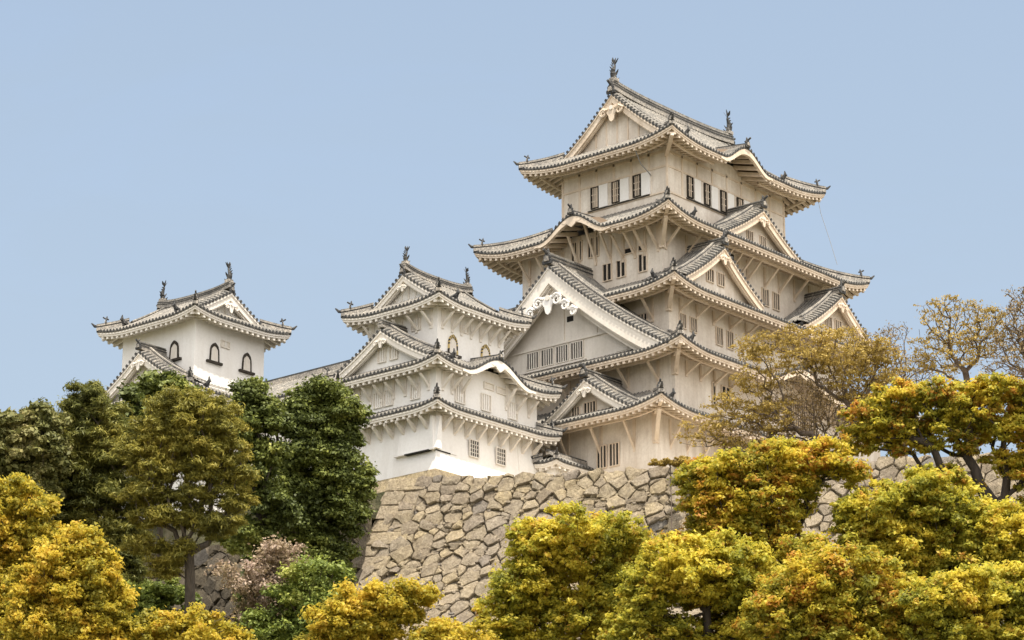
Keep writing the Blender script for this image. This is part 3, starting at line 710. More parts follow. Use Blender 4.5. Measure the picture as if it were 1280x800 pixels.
for x in (8.75, 11.05, 13.3, 15.6):
    window(keep, ORG, 'S', y0, x, x + .65, 80.8, 82.5, 2, ('wood', 'hole', 'keep_trim'), cross=2)
    o = MB(); o.box((x + .9, y0 - .11, 80.68), (x + 1.75, y0, 82.6), 0); o.build('shutter', ['white'], keep, ORG)
mb = MB(); mb.box((8.5, y0 - .16, 80.5), (17.4, y0, 80.62), 0); mb.build('window_sill', ['wood'], keep, ORG)
# 4F
for y in (8.3, 6.9): window(keep, ORG, 'W', W4[0], y, y + .8, 73.0, 74.35, 1)
window(keep, ORG, 'W', W4[0], 4.75, 5.5, 73.0, 74.4, 1); window(keep, ORG, 'W', W4[0], 4.8, 5.5, 74.75, 75.15, 0); window(keep, ORG, 'W', W4[0], 6.2, 6.9, 74.8, 75.2, 0)
for y in (9.6, 11.3): window(keep, ORG, 'W', W4[0], y, y + 1.0, 75.3, 76.9, 3)
for x in (16.4, 17.9): window(keep, ORG, 'S', W4[1], x, x + .8, 73.1, 74.5, 2)
for x in (12.2,): window(keep, ORG, 'S', W4[1], x, x + .7, 74.8, 75.2, 0)
mb = MB(); mb.box((9.6, W4[1] - .03, 75.75), (12.6, W4[1], 76.4), 0); mb.build('window', ['hole'], keep, ORG)
# 3F
window(keep, ORG, 'W', W3[0], 4.1, 5.0, 67.9, 69.1, 2)
for x in (3.5, 4.9, 8.3, 9.7): window(keep, ORG, 'S', W3[1], x, x + .75, 67.6 if x > 6 else 67.9, 69.0, 2)
for x in (12.6, 13.7): window(keep, ORG, 'S', W3[1], x, x + .3, 68.4, 68.8, 0)
window(keep, ORG, 'S', W3[1], 14.6, 15.9, 68.4, 69.3, 2)
# 2F
window(keep, ORG, 'S', W2[1], 4.9, 5.2, 61.6, 63.3, 0); window(keep, ORG, 'S', W2[1], 6.1, 7.1, 61.6, 63.3, 1)
for x in (11.6, 12.9): window(keep, ORG, 'S', W2[1], x, x + .8, 61.9, 63.6, 1)
window(keep, ORG, 'S', W2[1], 14.6, 18.6, 61.8, 64.4, 12)
# 1F
for y in (3.4, 4.6): window(keep, ORG, 'W', W1[0] - .14, y, y + .85, 55.9, 57.6, 2)
for x in (4.2, 6.0, 12.2, 14.6): window(keep, ORG, 'S', W1[1] - .14, x, x + .8, 55.9, 57.1, 2)
mb = MB(); mb.box((W1[0] - .5, .2, 54.6), (W1[0], 4.4, 54.85), 0); mb.build('wall_ledge', ['keep_trim'], keep, ORG)
# west gable windows and timbering
gx = -2.3 + 1.75
for y in (8.35, 9.85, 11.35, 12.85): window(keep, ORG, 'W', gx, y, y + 1.15, 65.75, 67.05, 4, ('keep_grey', 'hole', 'keep_grey'))
mb = MB(); mb.box((gx - .14, 3.5, 67.2), (gx, 17.5, 67.38), 0); mb.box((gx - .1, 10.2, 67.4), (gx, 10.5, 71.6), 0); mb.box((gx - .06, 6.9, 67.4), (gx, 7.0, 68.6), 0); mb.box((gx - .05, 3.9, 65.5), (gx, 5.0, 66.6), 0)
mb.box((gx - .16, 8.0, 65.45), (gx, 14.4, 65.6), 0); mb.build('gable_beam', ['keep_grey'], keep, ORG)
mb = MB(); mb.box((gx - .02, 9.3, 68.9), (gx, 9.95, 69.35), 0); mb.build('window', ['hole'], keep, ORG)
for (c, z, pl) in ((6.4, 71.75, .45), (22.7, 71.75, .45)):
    for x in (c - 1.3, c + .1): window(keep, ORG, 'S', pl, x, x + .8, z, z + 1.0, 2)
for x in (13.1, 14.9): window(keep, ORG, 'S', 2.2, x, x + .7, 77.6, 78.4, 2)
window(keep, ORG, 'W', -3.3, 4.9, 6.0, 60.0, 60.95, 3); window(keep, ORG, 'W', -3.3, 6.5, 7.2, 60.0, 60.8, 2)
# lightning wire hanging from the eave corner, rope at the west eave
mb = MB(); pts = [(24.2, 2.6, 84.0), (24.35, 2.5, 83.0), (24.5, 1.8, 80.5), (24.6, 1.2, 78.2)]; mb.tube(pts, .02, 4, 0); mb.tube([(3.55, 6.3, 84.0), (4.6, 6.4, 82.8), (6.0, 6.45, 82.2)], .045, 4, 0)
mb.build('lightning_wire', ['cable'], keep, ORG)

# ================================================================== WEST SMALL KEEP
NORG = (-12.3, 12.75, 53.0)
wk = empty('small_keep', NORG, 'white three-storey small keep on the stone wall corner, left of the main keep', 'castle tower')
N1 = (-18, 8, -6.6, 17.4); N3 = (-16.25, 9.5, -8.7, 16.5)
wallbox(wk, NORG, N1, 53.15, 58.4, 'white', .3); wallbox(wk, NORG, N1, 57.6, 61.9, 'white'); wallbox(wk, NORG, N3, 60.8, 67.2, 'white')
n1 = Roof(N1, 1.35, 57.35, dict(S=1.4, W=1.4, N=1.4, E=1.4), .5, .02, lift=.4, ll=3)
n2 = Roof(N1, 1.35, 60.68, dict(S=2.9, W=3.1, N=2.3, E=3.4), .5, .02, lift=.45, ll=3, kara={'S': (-12.4, 3.7, 1.45)})
n3 = Roof(N3, 1.5, 66.05, dict(S=5.0, N=5.0, W=1.75, E=1.75), .5, .03, lift=.45, ll=3.5, ridge=(13, 'SN'), gset=1.75)
A1 = make_roof(n1, wk, NORG, 'white_trim', with_purlin=False); A2 = make_roof(n2, wk, NORG, 'white_trim', with_purlin=False); A3 = make_roof(n3, wk, NORG, 'white_trim', with_purlin=False)
kara_ridge(n2, 'S', A2, NORG, 'white_trim', .6)
add_guardians(n2, A2, NORG, [('S', 2.1, .5)]); add_guardians(n3, A3, NORG, [('S', 3.2, 1.2)])
top_parts(n3, wk, NORG, 'X', 'white_trim', 'white', .28, .32, 1.25, .5)
make_gable(Gable('W', 12.75, -18.95, -15.5, 4.85, 64.55, 61.75, .22), wk, NORG, 'white_trim', 'white', bw=.42, setb=.8, pend=.36, oni=.3, verge=.8, host=(n2, 'W'))
for y in (12.9, 11.7): window(wk, NORG, 'W', -18.15, y, y + .7, 62.3, 63.3, 2, ('white_trim', 'keep_grey', 'white'))
for k, lst, R_, W_, dr in (('W', frange(8.7, 16.8, 1.1), n1, N1, 1.0), ('S', frange(-17.3, -7.2, 1.25), n1, N1, 1.0), ('W', frange(8.7, 16.8, 1.1), n2, N1, 1.0),
    ('S', [-17.3, -16.3, -15.3, -10.2, -9.0, -7.6], n2, N1, 1.0), ('W', frange(10.1, 16, 1.5), n3, N3, 1.0), ('S', frange(-15.7, -9.3, 1.05), n3, N3, 1.0)):
    brackets(wk, NORG, R_, W_, k, lst, 'white_trim', dr, curved=(R_ is n1), outf=.75)
WM = ('white_trim', 'keep_grey', 'white')
for y in (9.6, 12.25, 13.3): window(wk, NORG, 'W', N1[0], y, y + .8, 58.9, 60.0, 3, WM)
for x in (-15.9, -13.0, -9.95): window(wk, NORG, 'S', N1[1], x, x + .95, 58.8, 60.0, 3, WM)
for x in (-14.5, -11.5): window(wk, NORG, 'S', N1[1] - .17, x, x + .95, 54.95, 56.15, 3, ('white_trim', 'hole', 'keep_grey'), cross=3)
window(wk, NORG, 'S', N1[1], -12.7, -11.7, 60.55, 60.95, 0, ('white_trim', 'keep_grey', 'white')); window(wk, NORG, 'S', N1[1], -11.3, -10.3, 60.5, 60.9, 0, ('white_trim', 'keep_grey', 'white'))
window(wk, NORG, 'W', N3[0], 11.2, 12.0, 64.9, 65.7, 2, WM); window(wk, NORG, 'S', N3[1], -13.7, -12.9, 65.0, 65.45, 2, WM)
bell_window(wk, NORG, 'S', N3[1], -14.6, 63.0, 1.0, 1.5, True); bell_window(wk, NORG, 'S', N3[1], -10.9, 63.1, 1.0, 1.5, True)
# stone dropping bay at the near corner, and at the east end
mb = MB()
def bay(mb, face, plane, a0, a1, zt, zb, out, cornerless=0):
    def Q(a, z, o): return (plane - o, a, z) if face == 'W' else (a, plane - o, z)
    mb.hexa([Q(a0, zt, .02), Q(a1, zt, .02), Q(a1, zt, -.2), Q(a0, zt, -.2)], [Q(a0, zb, out), Q(a1, zb, out), Q(a1, zb, -.2), Q(a0, zb, -.2)], 0)
bay(mb, 'W', -18, 8 - .42, 11.4, 57.2, 54.75, .42); bay(mb, 'S', 8, -18 - .42, -16.1, 57.2, 54.75, .14)
mb.box((-18.5, 8.0, 54.66), (-18, 11.7, 54.755), 0); mb.box((-18.5, 7.8, 54.66), (-15.9, 8.0, 54.755), 0)
mb.build('stone_dropping_bay', ['white'], wk, NORG)
mb = MB(); mb.box((-18.53, 8.2, 54.62), (-18.0, 10.6, 54.70), 0); mb.box((-18.2, 7.78, 54.62), (-16.6, 7.9, 54.70), 0); mb.build('drop_slot', ['hole'], wk, NORG)
mb = MB(); bay(mb, 'S', 8, -8.9, -6.6, 57.2, 53.6, .35); mb.build('stone_dropping_bay', ['white'], wk, NORG)
mb = MB()   # tapered stone footing
B0 = (-18.3, 7.7, -6.3, 17.7)
mb.hexa([(-18.78, 7.3, 51.9), (-5.9, 7.3, 51.9), (-5.9, 18, 51.9), (-18.78, 18, 51.9)], [(-18.35, 7.65, 53.2), (-6.3, 7.65, 53.2), (-6.3, 17.7, 53.2), (-18.35, 17.7, 53.2)], 0)
mb.build('stone_footing', ['stone'], wk, NORG, rnd=[.8] * 6)

# low roofed plaster wall between the small keep and the main keep
LORG = (-4.0, 6.4, 52.4)
lw = empty('roofed_wall', LORG, 'low white plaster wall with small tiled roof between small keep and main keep', 'wall')
wallbox(lw, LORG, (-6.5, 6.3, .9, 7.1), 52.2, 55.9, 'white')
lr = Roof((-6.5, 6.3, .9, 7.1),   .75, 55.3, dict(S=1.15, N=1.15, W=.5, E=.5), .55, .03, lift=.15, ll=1.5, ridge=(6.7, 'SN'), gset=.5)
LR = make_roof(lr, lw, LORG, 'white_trim', with_purlin=False, ends=False)
mb = MB(); za = lr.ze + .55 * 1.15; mb.box((-6.9, 6.5, za), (1.2, 6.9, za + .25), 1); mb.box((-7, 6.58, za + .25), (1.3, 6.82, za + .38), 0); mb.build('ridge', ['dark', 'lime'], lw, LORG)
brackets(lw, LORG, lr, (-6.5, 6.3, .9, 7.1), 'S', frange(-6, .4, 1.3), 'white_trim', .6, outf=.7)

# ================================================================== CORRIDOR
CORG = (-15.5, 24, 53)
co = empty('corridor_building', CORG, 'long white corridor with plain tiled roof linking the two small keeps', 'corridor')
cw = (-18.6, 17.4, -13.2, 31)
wallbox(co, CORG, cw, 52.5, 61.6, 'white')
cr = Roof(cw, 1.2, 60.55, dict(W=3.9, E=3.9, S=.3, N=.3), .66, .0, lift=0, ll=1, ridge=(-15.9, 'WE'), gset=.3)
CR = make_roof(cr, co, CORG, 'white_trim', with_purlin=False, ends=False)
mb = MB(); za = cr.ze + .66 * 3.9; mb.box((-16.15, 16.3, za - .1), (-15.65, 32, za + .3), 1); mb.box((-16.05, 16.2, za + .3), (-15.75, 32, za + .48), 0); mb.build('ridge', ['dark', 'lime'], co, CORG)
for y in (19.5, 22, 25, 27.6): window(co, CORG, 'W', cw[0], y, y + .8, 57.6, 58.8, 3, WM)

# ================================================================== NORTH-WEST SMALL KEEP
IORG = (-17.7, 34, 53)
ik = empty('small_keep', IORG, 'white small keep with black bell-shaped windows behind the dark trees, farthest left', 'castle tower')
I3 = (-21.5, 30, -14.0, 38.3); I1 = (-23.3, 28.4, -12.3, 40)
wallbox(ik, IORG, I1, 52.5, 62.6, 'white'); wallbox(ik, IORG, I3, 61, 69.2, 'white')
i2 = Roof(I1, 1.35, 61.3, dict(S=2.9, W=3.1, N=3.0, E=3.0), .5, .02, lift=.4, ll=3)
i3 = Roof(I3, 1.5, 68.05, dict(W=5.25, E=5.25, S=1.8, N=1.8), .5, .015, lift=.45, ll=3.5, ridge=(-17.75, 'WE'), gset=1.8)
i0 = Roof(I1, 1.35, 56.6, dict(S=1.4, W=1.4, N=1.4, E=1.4), .5, .02, lift=.4, ll=3)
K2 = make_roof(i2, ik, IORG, 'white_trim', with_purlin=False); K3 = make_roof(i3, ik, IORG, 'white_trim', with_purlin=False); K0 = make_roof(i0, ik, IORG, 'white_trim', with_purlin=False)
top_parts(i3, ik, IORG, 'Y', 'white_trim', 'white', .42, .45, 1.5, .5)
add_guardians(i3, K3, IORG, [('W', 3.2, 1.0), ('W', 9.2, 1.0)]); add_guardians(i2, K2, IORG, [('S', 2.3, .5)])
make_gable(Gable('W', 33.4, -24.2, -21.2, 4.7, 65.7, 62.6, .25), ik, IORG, 'white_trim', 'white', bw=.45, setb=.8, pend=.42, oni=.75, host=(i2, 'W'))
for y in (32.4, 34.0): window(ik, IORG, 'W', -23.4, y, y + .7, 63.0, 63.9, 2, WM)
bell_window(ik, IORG, 'W', I3[0], 32.2, 65.45, .95, 1.5)
for x in (-19.45, -15.95): bell_window(ik, IORG, 'S', I3[1], x, 65.3, .95, 1.5)
window(ik, IORG, 'S', I3[1], -18.7, -17.9, 66.7, 67.15, 1, WM); window(ik, IORG, 'S', I3[1], -18.3, -17.5, 62.9, 63.4, 1, WM)
for y in (31, 34.5, 37): window(ik, IORG, 'W', I1[0], y, y + .8, 58.6, 59.8, 3, WM)

# ================================================================== STONE WALLS
def clip(poly, nx, ny, c):
    out = []; n = len(poly)
    for i in range(n):
        p, q = poly[i], poly[(i + 1) % n]; dp = p[0] * nx + p[1] * ny - c; dq = q[0] * nx + q[1] * ny - c
        if dp <= 0: out.append(p)
        if (dp < 0) != (dq < 0) and dp != dq:
            t = dp / (dp - dq); out.append((p[0] + (q[0] - p[0]) * t, p[1] + (q[1] - p[1]) * t))
    return out
def stones(mb, rnd, fmap, s0, s1, h0, h1, size, seed, corner=None):
    """fmap(s,h,out)->xyz"""
    rg = random.Random(seed); pts = []
    ny = int((h1 - h0) / (size * .82)); 
    for j in range(ny + 1):
        h = h0 + (h1 - h0) * (j + .5) / (ny + 1); s = s0 + rg.random() * size
        while s < s1:
            w = size * rg.uniform(.55, 2.0)
            pts.append((s + w / 2, h + rg.uniform(-.27, .27) * size, (w / size - .9) * .42 * size * size)); s += w
    for _ in range(int((s1 - s0) * (h1 - h0) * 1.0 / size ** 2)):
        pts.append((rg.uniform(s0, s1), rg.uniform(h0, h1), rg.uniform(-.5, -.2) * size * size))
    A = np.array(pts)
    for i, (s, h, wt) in enumerate(pts):
        d2 = (A[:, 0] - s) ** 2 + (A[:, 1] - h) ** 2; nb = np.where(d2 < (3.0 * size) ** 2)[0]
        poly = [(max(s0, s - 2 * size), max(h0, h - 2 * size)), (min(s1, s + 2 * size), max(h0, h - 2 * size)), (min(s1, s + 2 * size), min(h1, h + 2 * size)), (max(s0, s - 2 * size), min(h1, h + 2 * size))]
        for j in nb:
            if j == i: continue
            dx, dy = A[j, 0] - s, A[j, 1] - h; dd = dx * dx + dy * dy
            if dd < 1e-6: continue
            c = (dd + wt - A[j, 2]) / 2 / sqrt(dd); ll = sqrt(dd)
            poly = clip(poly, dx / ll, dy / ll, dx / ll * s + dy / ll * h + c - .004)
            if len(poly) < 3: break
        if len(poly) < 3: continue
        ar = abs(sum(poly[k][0] * poly[(k + 1) % len(poly)][1] - poly[(k + 1) % len(poly)][0] * poly[k][1] for k in range(len(poly)))) / 2
        if ar < .02: continue
        # split long edges so that stones are not perfect polygons
        P = []
        for k in range(len(poly)):
            p, q = poly[k], poly[(k + 1) % len(poly)]; P.append(p); ln = hypot(q[0] - p[0], q[1] - p[1])
            ms = int(ln / .28)
            for mm in range(1, ms): P.append((lerp(p[0], q[0], mm / ms) + rg.uniform(-.035, .035), lerp(p[1], q[1], mm / ms) + rg.uniform(-.035, .035)))
        poly = P
        cx = sum(p[0] for p in poly) / len(poly); cy = sum(p[1] for p in poly) / len(poly)
        R = sqrt(ar / pi); g = rg.random(); jut = rg.uniform(-.08, .24) * min(1, R / .4); tx, ty = rg.uniform(-.24, .24), rg.uniform(-.22, .3)
        def V(p, k, o):
            x = cx + (p[0] - cx) * k; y = cy + (p[1] - cy) * k
            return fmap(x, y, o + jut + tx * (x - cx) + ty * (y - cy))
        r0 = [V(p, 1 - .012 / R, -.35) for p in poly]
        r1_ = [V(p, 1 - .022 / R, -.02 + rg.uniform(-.03, .03)) for p in poly]
        r2_ = [V(p, max(.3, 1 - rg.uniform(.04, .10) / R), .06 + rg.uniform(-.02, .04)) for p in poly]
        nf = len(mb.f); mb.grid([r0, r1_, r2_], 0, True)
        c_ = V((cx, cy), 1, .10 + rg.uniform(-.03, .07)); k0 = len(mb.v); mb.v += r2_ + [c_]; n = len(poly)
        for k in range(n): mb.f.append((k0 + k, k0 + (k + 1) % n, k0 + n)); mb.m.append(0)
        rnd += [g] * (len(mb.f) - nf)
        for p in poly:                       # small wedge stones in the joints
            if rg.random() < .20 and s0 + .3 < p[0] < s1 - .3 and h0 + .3 < p[1] < h1 - .3:
                w_, h_ = rg.uniform(.10, .28), rg.uniform(.07, .17); a0 = rg.uniform(-.5, .5); nf = len(mb.f); g2 = rg.random()
                ring = [(p[0] + (w_ * cos(t) * cos(a0) - h_ * sin(t) * sin(a0)) * rg.uniform(.8, 1.15), p[1] + (w_ * cos(t) * sin(a0) + h_ * sin(t) * cos(a0)) * rg.uniform(.8, 1.15)) for t in (0, .9, 2.0, 3.1, 4.1, 5.2)]
                ins = [(p[0] + (q[0] - p[0]) * .75, p[1] + (q[1] - p[1]) * .75) for q in ring]; jt = rg.uniform(.0, .12)
                rw = [fmap(*q, jt + .06 + rg.uniform(-.02, .02)) for q in ins]
                mb.grid([[fmap(*q, -.3) for q in ring], [fmap(*q, jt) for q in ring], rw], 0, True); mb.poly(rw, 0); rnd += [g2] * (len(mb.f) - nf)
def block(mb, rnd, fmap, s0, s1, h0, h1, g, rg, out=.14):
    nf = len(mb.f); e = .05
    def V(s, h, o): return fmap(s, h, o)
    cs = [(s0, h0), (s1, h0 + rg.uniform(-.05, .05)), (s1 + rg.uniform(-.12, .12), h1), (s0, h1)]
    a = [V(s, h, -.4) for s, h in cs]; b = [V(s, h, out - .05) for s, h in cs]
    c = [V(s + (e if k in (0, 3) else -e), h + (e if k < 2 else -e), out + rg.uniform(0, .04)) for k, (s, h) in enumerate(cs)]
    mb.grid([a, b, c], 0, True); mb.poly(c, 0); rnd += [g] * (len(mb.f) - nf)
WA = np.array([-20.5, 10.0]); WU = np.array([.513, -.858]); WU = WU / np.linalg.norm(WU); WN = np.array([WU[1], -WU[0]]); ZT = 52.35
def bat(h): return .2 * h + .016 * h * h
def front(s, h, o=0):
    b = bat(h); p = WA + WU * (s - b) + WN * (b + o * .93); tp_ = max(0, 1 - h / .9) * mnoise.noise((s * 1.3, 2.2, 0)) * .28
    return (p[0], p[1], ZT - h + o * .3 + tp_)
def side_(s, h, o=0):          # face turning back at the corner
    b = bat(h); p = WA - WN * (s - b) - WU * (b + o * .93); return (p[0], p[1], ZT - h + o * .3)
WORG = (0, 0, 34)
mb = MB(); rnd = []
stones(mb, rnd, front, .5, 70, 0, 17.5, .88, 3); 
stones(mb, rnd, side_, .5, 24, 0, 17.5, 1.3, 4)
rg = random.Random(5); h = 0; i = 0
while h < 17:
    hh = rg.uniform(.85, 1.15); l1, l2 = (rg.uniform(2.3, 2.9), rg.uniform(1.1, 1.4)) if i % 2 == 0 else (rg.uniform(1.1, 1.5), rg.uniform(2.3, 2.9))
    g = rg.choice([.8, .42, .78, .3, .6, .82]); block(mb, rnd, front, -.14, l1, h + .03, h + hh - .03, g, rg, .2); 
    if i % 2 == 1: block(mb, rnd, front, l1 + .06, l1 + 1.2, h + .03, h + hh - .03, rg.random(), rg, .1)
    block(mb, rnd, side_, -.14, l2, h + .02, h + hh - .02, g, rg); h += hh; i += 1
k0 = len(mb.f)
for fm, S in ((front, 71), (side_, 25)):
    rows = [[fm(s, .15 + 17.8 * j / 12, -.14) for j in range(13)] for s in (0.25, S)]
    mb.grid(rows, 1)
# earth top behind the coping
tp = [front(0, 0, -.22), front(71, 0, -.22)]
rnd += [.5] * (len(mb.f) - k0)
sw = mb.build('stone_wall', ['stone', 'core'], None, WORG, rnd=rnd)
tag(sw, 'high sloping tan stone rampart with squared corner blocks below the castle', 'stone wall')
# rear wall on the left, half hidden by trees
mb = MB(); rnd = []
def rear(s, h, o=0):
    b = .25 * h; p = np.array([-25.2, 52.0]) + np.array([.06, -1]) * s; q = np.array([-1, -.06]) * (b + o); return (p[0] + q[0], p[1] + q[1], 49.2 - h)
stones(mb, rnd, rear, 0, 42, 0, 15, 1.15, 9); k0 = len(mb.f)
mb.grid([[rear(s, 15 * j / 4, -.12) for j in range(5)] for s in (0, 42)], 1); rnd += [.5] * (len(mb.f) - k0)
mb.grid([[rear(s, 0, -.25), (rear(s, 0, -.25)[0] + 5, rear(s, 0)[1], 49.2)] for s in (0, 42)], 1); rnd += [.5]
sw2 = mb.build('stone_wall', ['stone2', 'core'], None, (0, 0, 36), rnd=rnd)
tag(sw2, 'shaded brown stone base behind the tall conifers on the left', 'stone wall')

# ================================================================== TERRAIN
def ter(x, y):
    p = np.array([x, y, 0.]) - CAM; D = p @ FW; s = p @ RT
    z = np.interp(D, [0, 45, 80, 115, 150, 185, 215, 400, 700, 1500], [0, 0, 7, 15.5, 24.5, 33.5, 37, 30, 6, 0])
    z *= exp(-max(0, abs(s) - 90) / 220)
    d = (np.array([x, y]) - WA)
    inside = (d @ WN) < -1.2 and (d @ WU) > .8 and (d @ -WN) < 75 and (d @ WU) < 69.5
    inside2 = x > -22.5 and y > 9 and x < 45 and y < 55 and (d @ WN) < -1.2
    if inside or inside2: z = 52.0
    return z
def tz(x, y): return float(ter(x, y))
mb = MB(); xs = sorted(set([-6000, -2500, -1200, -600, -400] + list(range(-300, -60, 10)) + [q * 1.6 for q in range(-37, 44)] + list(range(72, 200, 10)) + [250, 400, 800, 2000, 6000]))
k = len(xs)
for x in xs:
    for y in xs:
        mb.v.append((x, y, tz(x, y) + (mnoise.noise((x * .07, y * .07, 0)) * 1.0 if tz(x, y) < 50 and abs(x) < 300 and abs(y) < 300 and tz(x, y) > 1 else 0)))
for i in range(k - 1):
    for j in range(k - 1): mb.f.append((i * k + j, (i + 1) * k + j, (i + 1) * k + j + 1, i * k + j + 1)); mb.m.append(0)
g = mb.build('ground', ['ground']); g['kind'] = 'structure'

m = NT('pale_gravel'); m.col(m.ramp(m.noise(3, 8, .7), [(.3, (.36, .32, .26)), (.7, (.50, .45, .37))])); M['gravel'] = m.m
mb = MB(); c0, c1, c2, c3 = WA + WU * 2 - WN * 1.6, WA + WU * 66 - WN * 1.6, WA + WU * 66 - WN * 45, WA + WU * 2 - WN * 45
mb.quad(*[(c[0], c[1], 52.05) for c in (c0, c1, c2, c3)]); g = mb.build('courtyard', ['gravel']); g['kind'] = 'structure'
# ================================================================== TREES
def grow(base, fork, tips, r0, rg, step=.7, jit=.12, lam=.45, sag=0.0):
    """connect every tip to the growing skeleton -> nodes, parent, radius"""
    nodes = [np.array(base)]; par = [-1]; plen = [0.0]
    n0 = 6
    for i in range(1, n0 + 1):
        t = i / n0; p = np.array(base) * (1 - t) + np.array(fork) * t + (rg.normal(0, jit * .7, 3) if i < n0 else 0) * np.array([1, 1, .2])
        nodes.append(p); par.append(len(nodes) - 2); plen.append(0)
    start = 4
    order = np.argsort([np.linalg.norm(t - nodes[-1]) for t in tips]); tipn = []
    for o in order:
        T = tips[o]; N_ = np.array(nodes[start:]); d = np.linalg.norm(N_ - T, axis=1)
        pen = np.maximum(0, N_[:, 2] - T[2]) * .6
        j = int(np.argmin(d + lam * np.array(plen[start:]) + pen)) + start
        a = nodes[j]; L_ = np.linalg.norm(T - a); m_ = max(1, int(L_ / step)); prev = j
        side = rg.normal(0, .10 * L_, 3); side[2] += -.06 * L_ + sag
        for i in range(1, m_ + 1):
            t = i / m_; p = a * (1 - t) + T * t + side * sin(pi * t) + (rg.normal(0, jit, 3) if i < m_ else 0)
            nodes.append(p); par.append(prev); plen.append(plen[prev] + L_ / m_); prev = len(nodes) - 1
        tipn.append(prev)
    cnt = np.zeros(len(nodes)); 
    for t in tipn: cnt[t] += 1
    for i in range(len(nodes) - 1, 0, -1): cnt[par[i]] += cnt[i]
    rad = r0 * (np.maximum(cnt, .6) / max(cnt[0], 1)) ** .48
    return nodes, par, rad
def skel_mesh(name, nodes, par, rad, mat, parent, org, rmin=.018, n=5):
    ch = {}
    for i, p in enumerate(par): ch.setdefault(p, []).append(i)
    mb = MB(); stack = [(0, None)]; done = set()
    starts = [0]
    while starts:
        i = starts.pop(); chain = [i] if par[i] < 0 else [par[i], i]; rr = [rad[i]] * len(chain)
        cur = i
        while cur in ch:
            cs = sorted(ch[cur], key=lambda q: -rad[q]); nx = cs[0]; starts += cs[1:]
            chain.append(nx); rr.append(rad[nx]); cur = nx
        if len(chain) > 1:
            mb.tube([tuple(nodes[c]) for c in chain], [max(rmin, q) for q in rr], n if rr[0] > .06 else 4 if rr[0] > .03 else 3, 0, cap=False)
    return mb.build(name, [mat], parent, org, smooth=True)
def leaves(name, cen, rad, per, size, mat, parent, org, rg, flat=.7, asp=.5, up=.35, shell=.55, fold=True):
    """leaf sprays spread through round puffs; numpy build"""
    n = int(per * len(cen)); idx = rg.integers(0, len(cen), n)
    wts = rad ** 2; idx = rg.choice(len(cen), n, p=wts / wts.sum())
    d = rg.normal(size=(n, 3)); d /= np.linalg.norm(d, axis=1)[:, None]
    r = shell + (1 - shell) * rg.random(n) ** .6; r *= rg.normal(1, .27, n)
    low = d[:, 2] < -.15; d[low, 2] *= .45
    pos = cen[idx] + d * (rad[idx] * r)[:, None] * np.array([1, 1, flat])
    nrm = d * .75 + rg.normal(0, .65, (n, 3)) + np.array([0, 0, up]); nrm /= np.linalg.norm(nrm, axis=1)[:, None]
    t = np.cross(nrm, rg.normal(size=(n, 3))); t /= np.linalg.norm(t, axis=1)[:, None]; b = np.cross(nrm, t)
    s = size * rg.uniform(.6, 1.35, n)[:, None]; l = t * s; w = b * s * asp
    V = np.empty((n, 4, 3)); V[:, 0] = pos - l; V[:, 1] = pos + w * 1.0 + nrm * s * .15; V[:, 2] = pos + l; V[:, 3] = pos - w * 1.0 + nrm * s * .15
    V -= np.array(org)
    me = bpy.data.meshes.new(name); me.vertices.add(4 * n); me.vertices.foreach_set('co', V.reshape(-1).astype(np.float32))
    me.loops.add(4 * n); me.loops.foreach_set('vertex_index', np.arange(4 * n, dtype=np.int32))
    me.polygons.add(n); me.polygons.foreach_set('loop_start', np.arange(0, 4 * n, 4, dtype=np.int32)); me.polygons.foreach_set('loop_total', np.full(n, 4, dtype=np.int32))
    me.update(calc_edges=True)
    pr = rg.random(len(cen)); a_ = me.attributes.new('rnd', 'FLOAT', 'FACE')
    a_.data.foreach_set('value', np.clip(.62 * rg.random(n) + .38 * pr[idx], 0, 1).astype(np.float32))
    me.materials.append(mat); o = bpy.data.objects.new(name, me); COL.objects.link(o); o.parent = parent; return o

def tree(name, label, cat, z, base_px, fork_px, clumps, mat, bark='bark', r0=.25, puff=.75, ppx=1.0, per=150, size=.16, asp=.5, flat=.7, seed=1, group=None, depth=1.0, lean=0, jit=.12, step=.7, up=.35, shell=.45, interior=.3, bare=0, lam=.45, wide=.6, grow_=1.14, leafmat2=None):
    """clumps: (px, py, rx_px, ry_px) measured crown masses at distance z"""
    rg = np.random.default_rng(seed); tips = []; rads = []
    fk = at(fork_px[0], fork_px[1], z)
    bx = at(base_px[0], base_px[1], z); gz = tz(bx[0], bx[1]) - .3; base = (bx[0], bx[1], gz)
    for c in clumps:
        cx, cy, rx, ry = c[:4]; rx *= grow_; ry *= grow_; zo = c[4] if len(c) > 4 else 0
        m = z / FPX; R = np.array([rx * m, ry * m]); pr = min(puff, R.min() * .6)
        dep = (R[0] * .75 + R[1] * .25) * depth
        n = max(6, int(ppx * 3.4 * R[0] * R[1] * (dep ** .5) / (pr ** 2)))
        for _ in range(n):
            d = rg.normal(size=3); d /= np.linalg.norm(d); rr = (interior + (1 - interior) * rg.random() ** .5)
            ex = max(R[0] - pr * wide, .2); ey = max(R[1] - pr * flat * wide, .15)
            p = at(cx, cy, z + zo) + RT * d[0] * ex * rr + FW * d[1] * dep * rr + np.array([0, 0, 1]) * d[2] * ey * rr
            tips.append(p); rads.append(pr * rg.uniform(.45, 1.35))
    tips = np.array(tips); rads = np.array(rads)
    root = empty(name, base, label, cat, group)
    nodes, par, rad = grow(base, fk, tips, r0, rg, step=step, jit=jit, lam=lam)
    skel_mesh('trunk', nodes, par, rad, bark, root, base)
    keepm = rg.random(len(tips)) > bare
    leaves('crown', tips[keepm], rads[keepm], per, size, L[mat], root, base, rg, flat=flat, asp=asp, up=up, shell=shell)
    return root

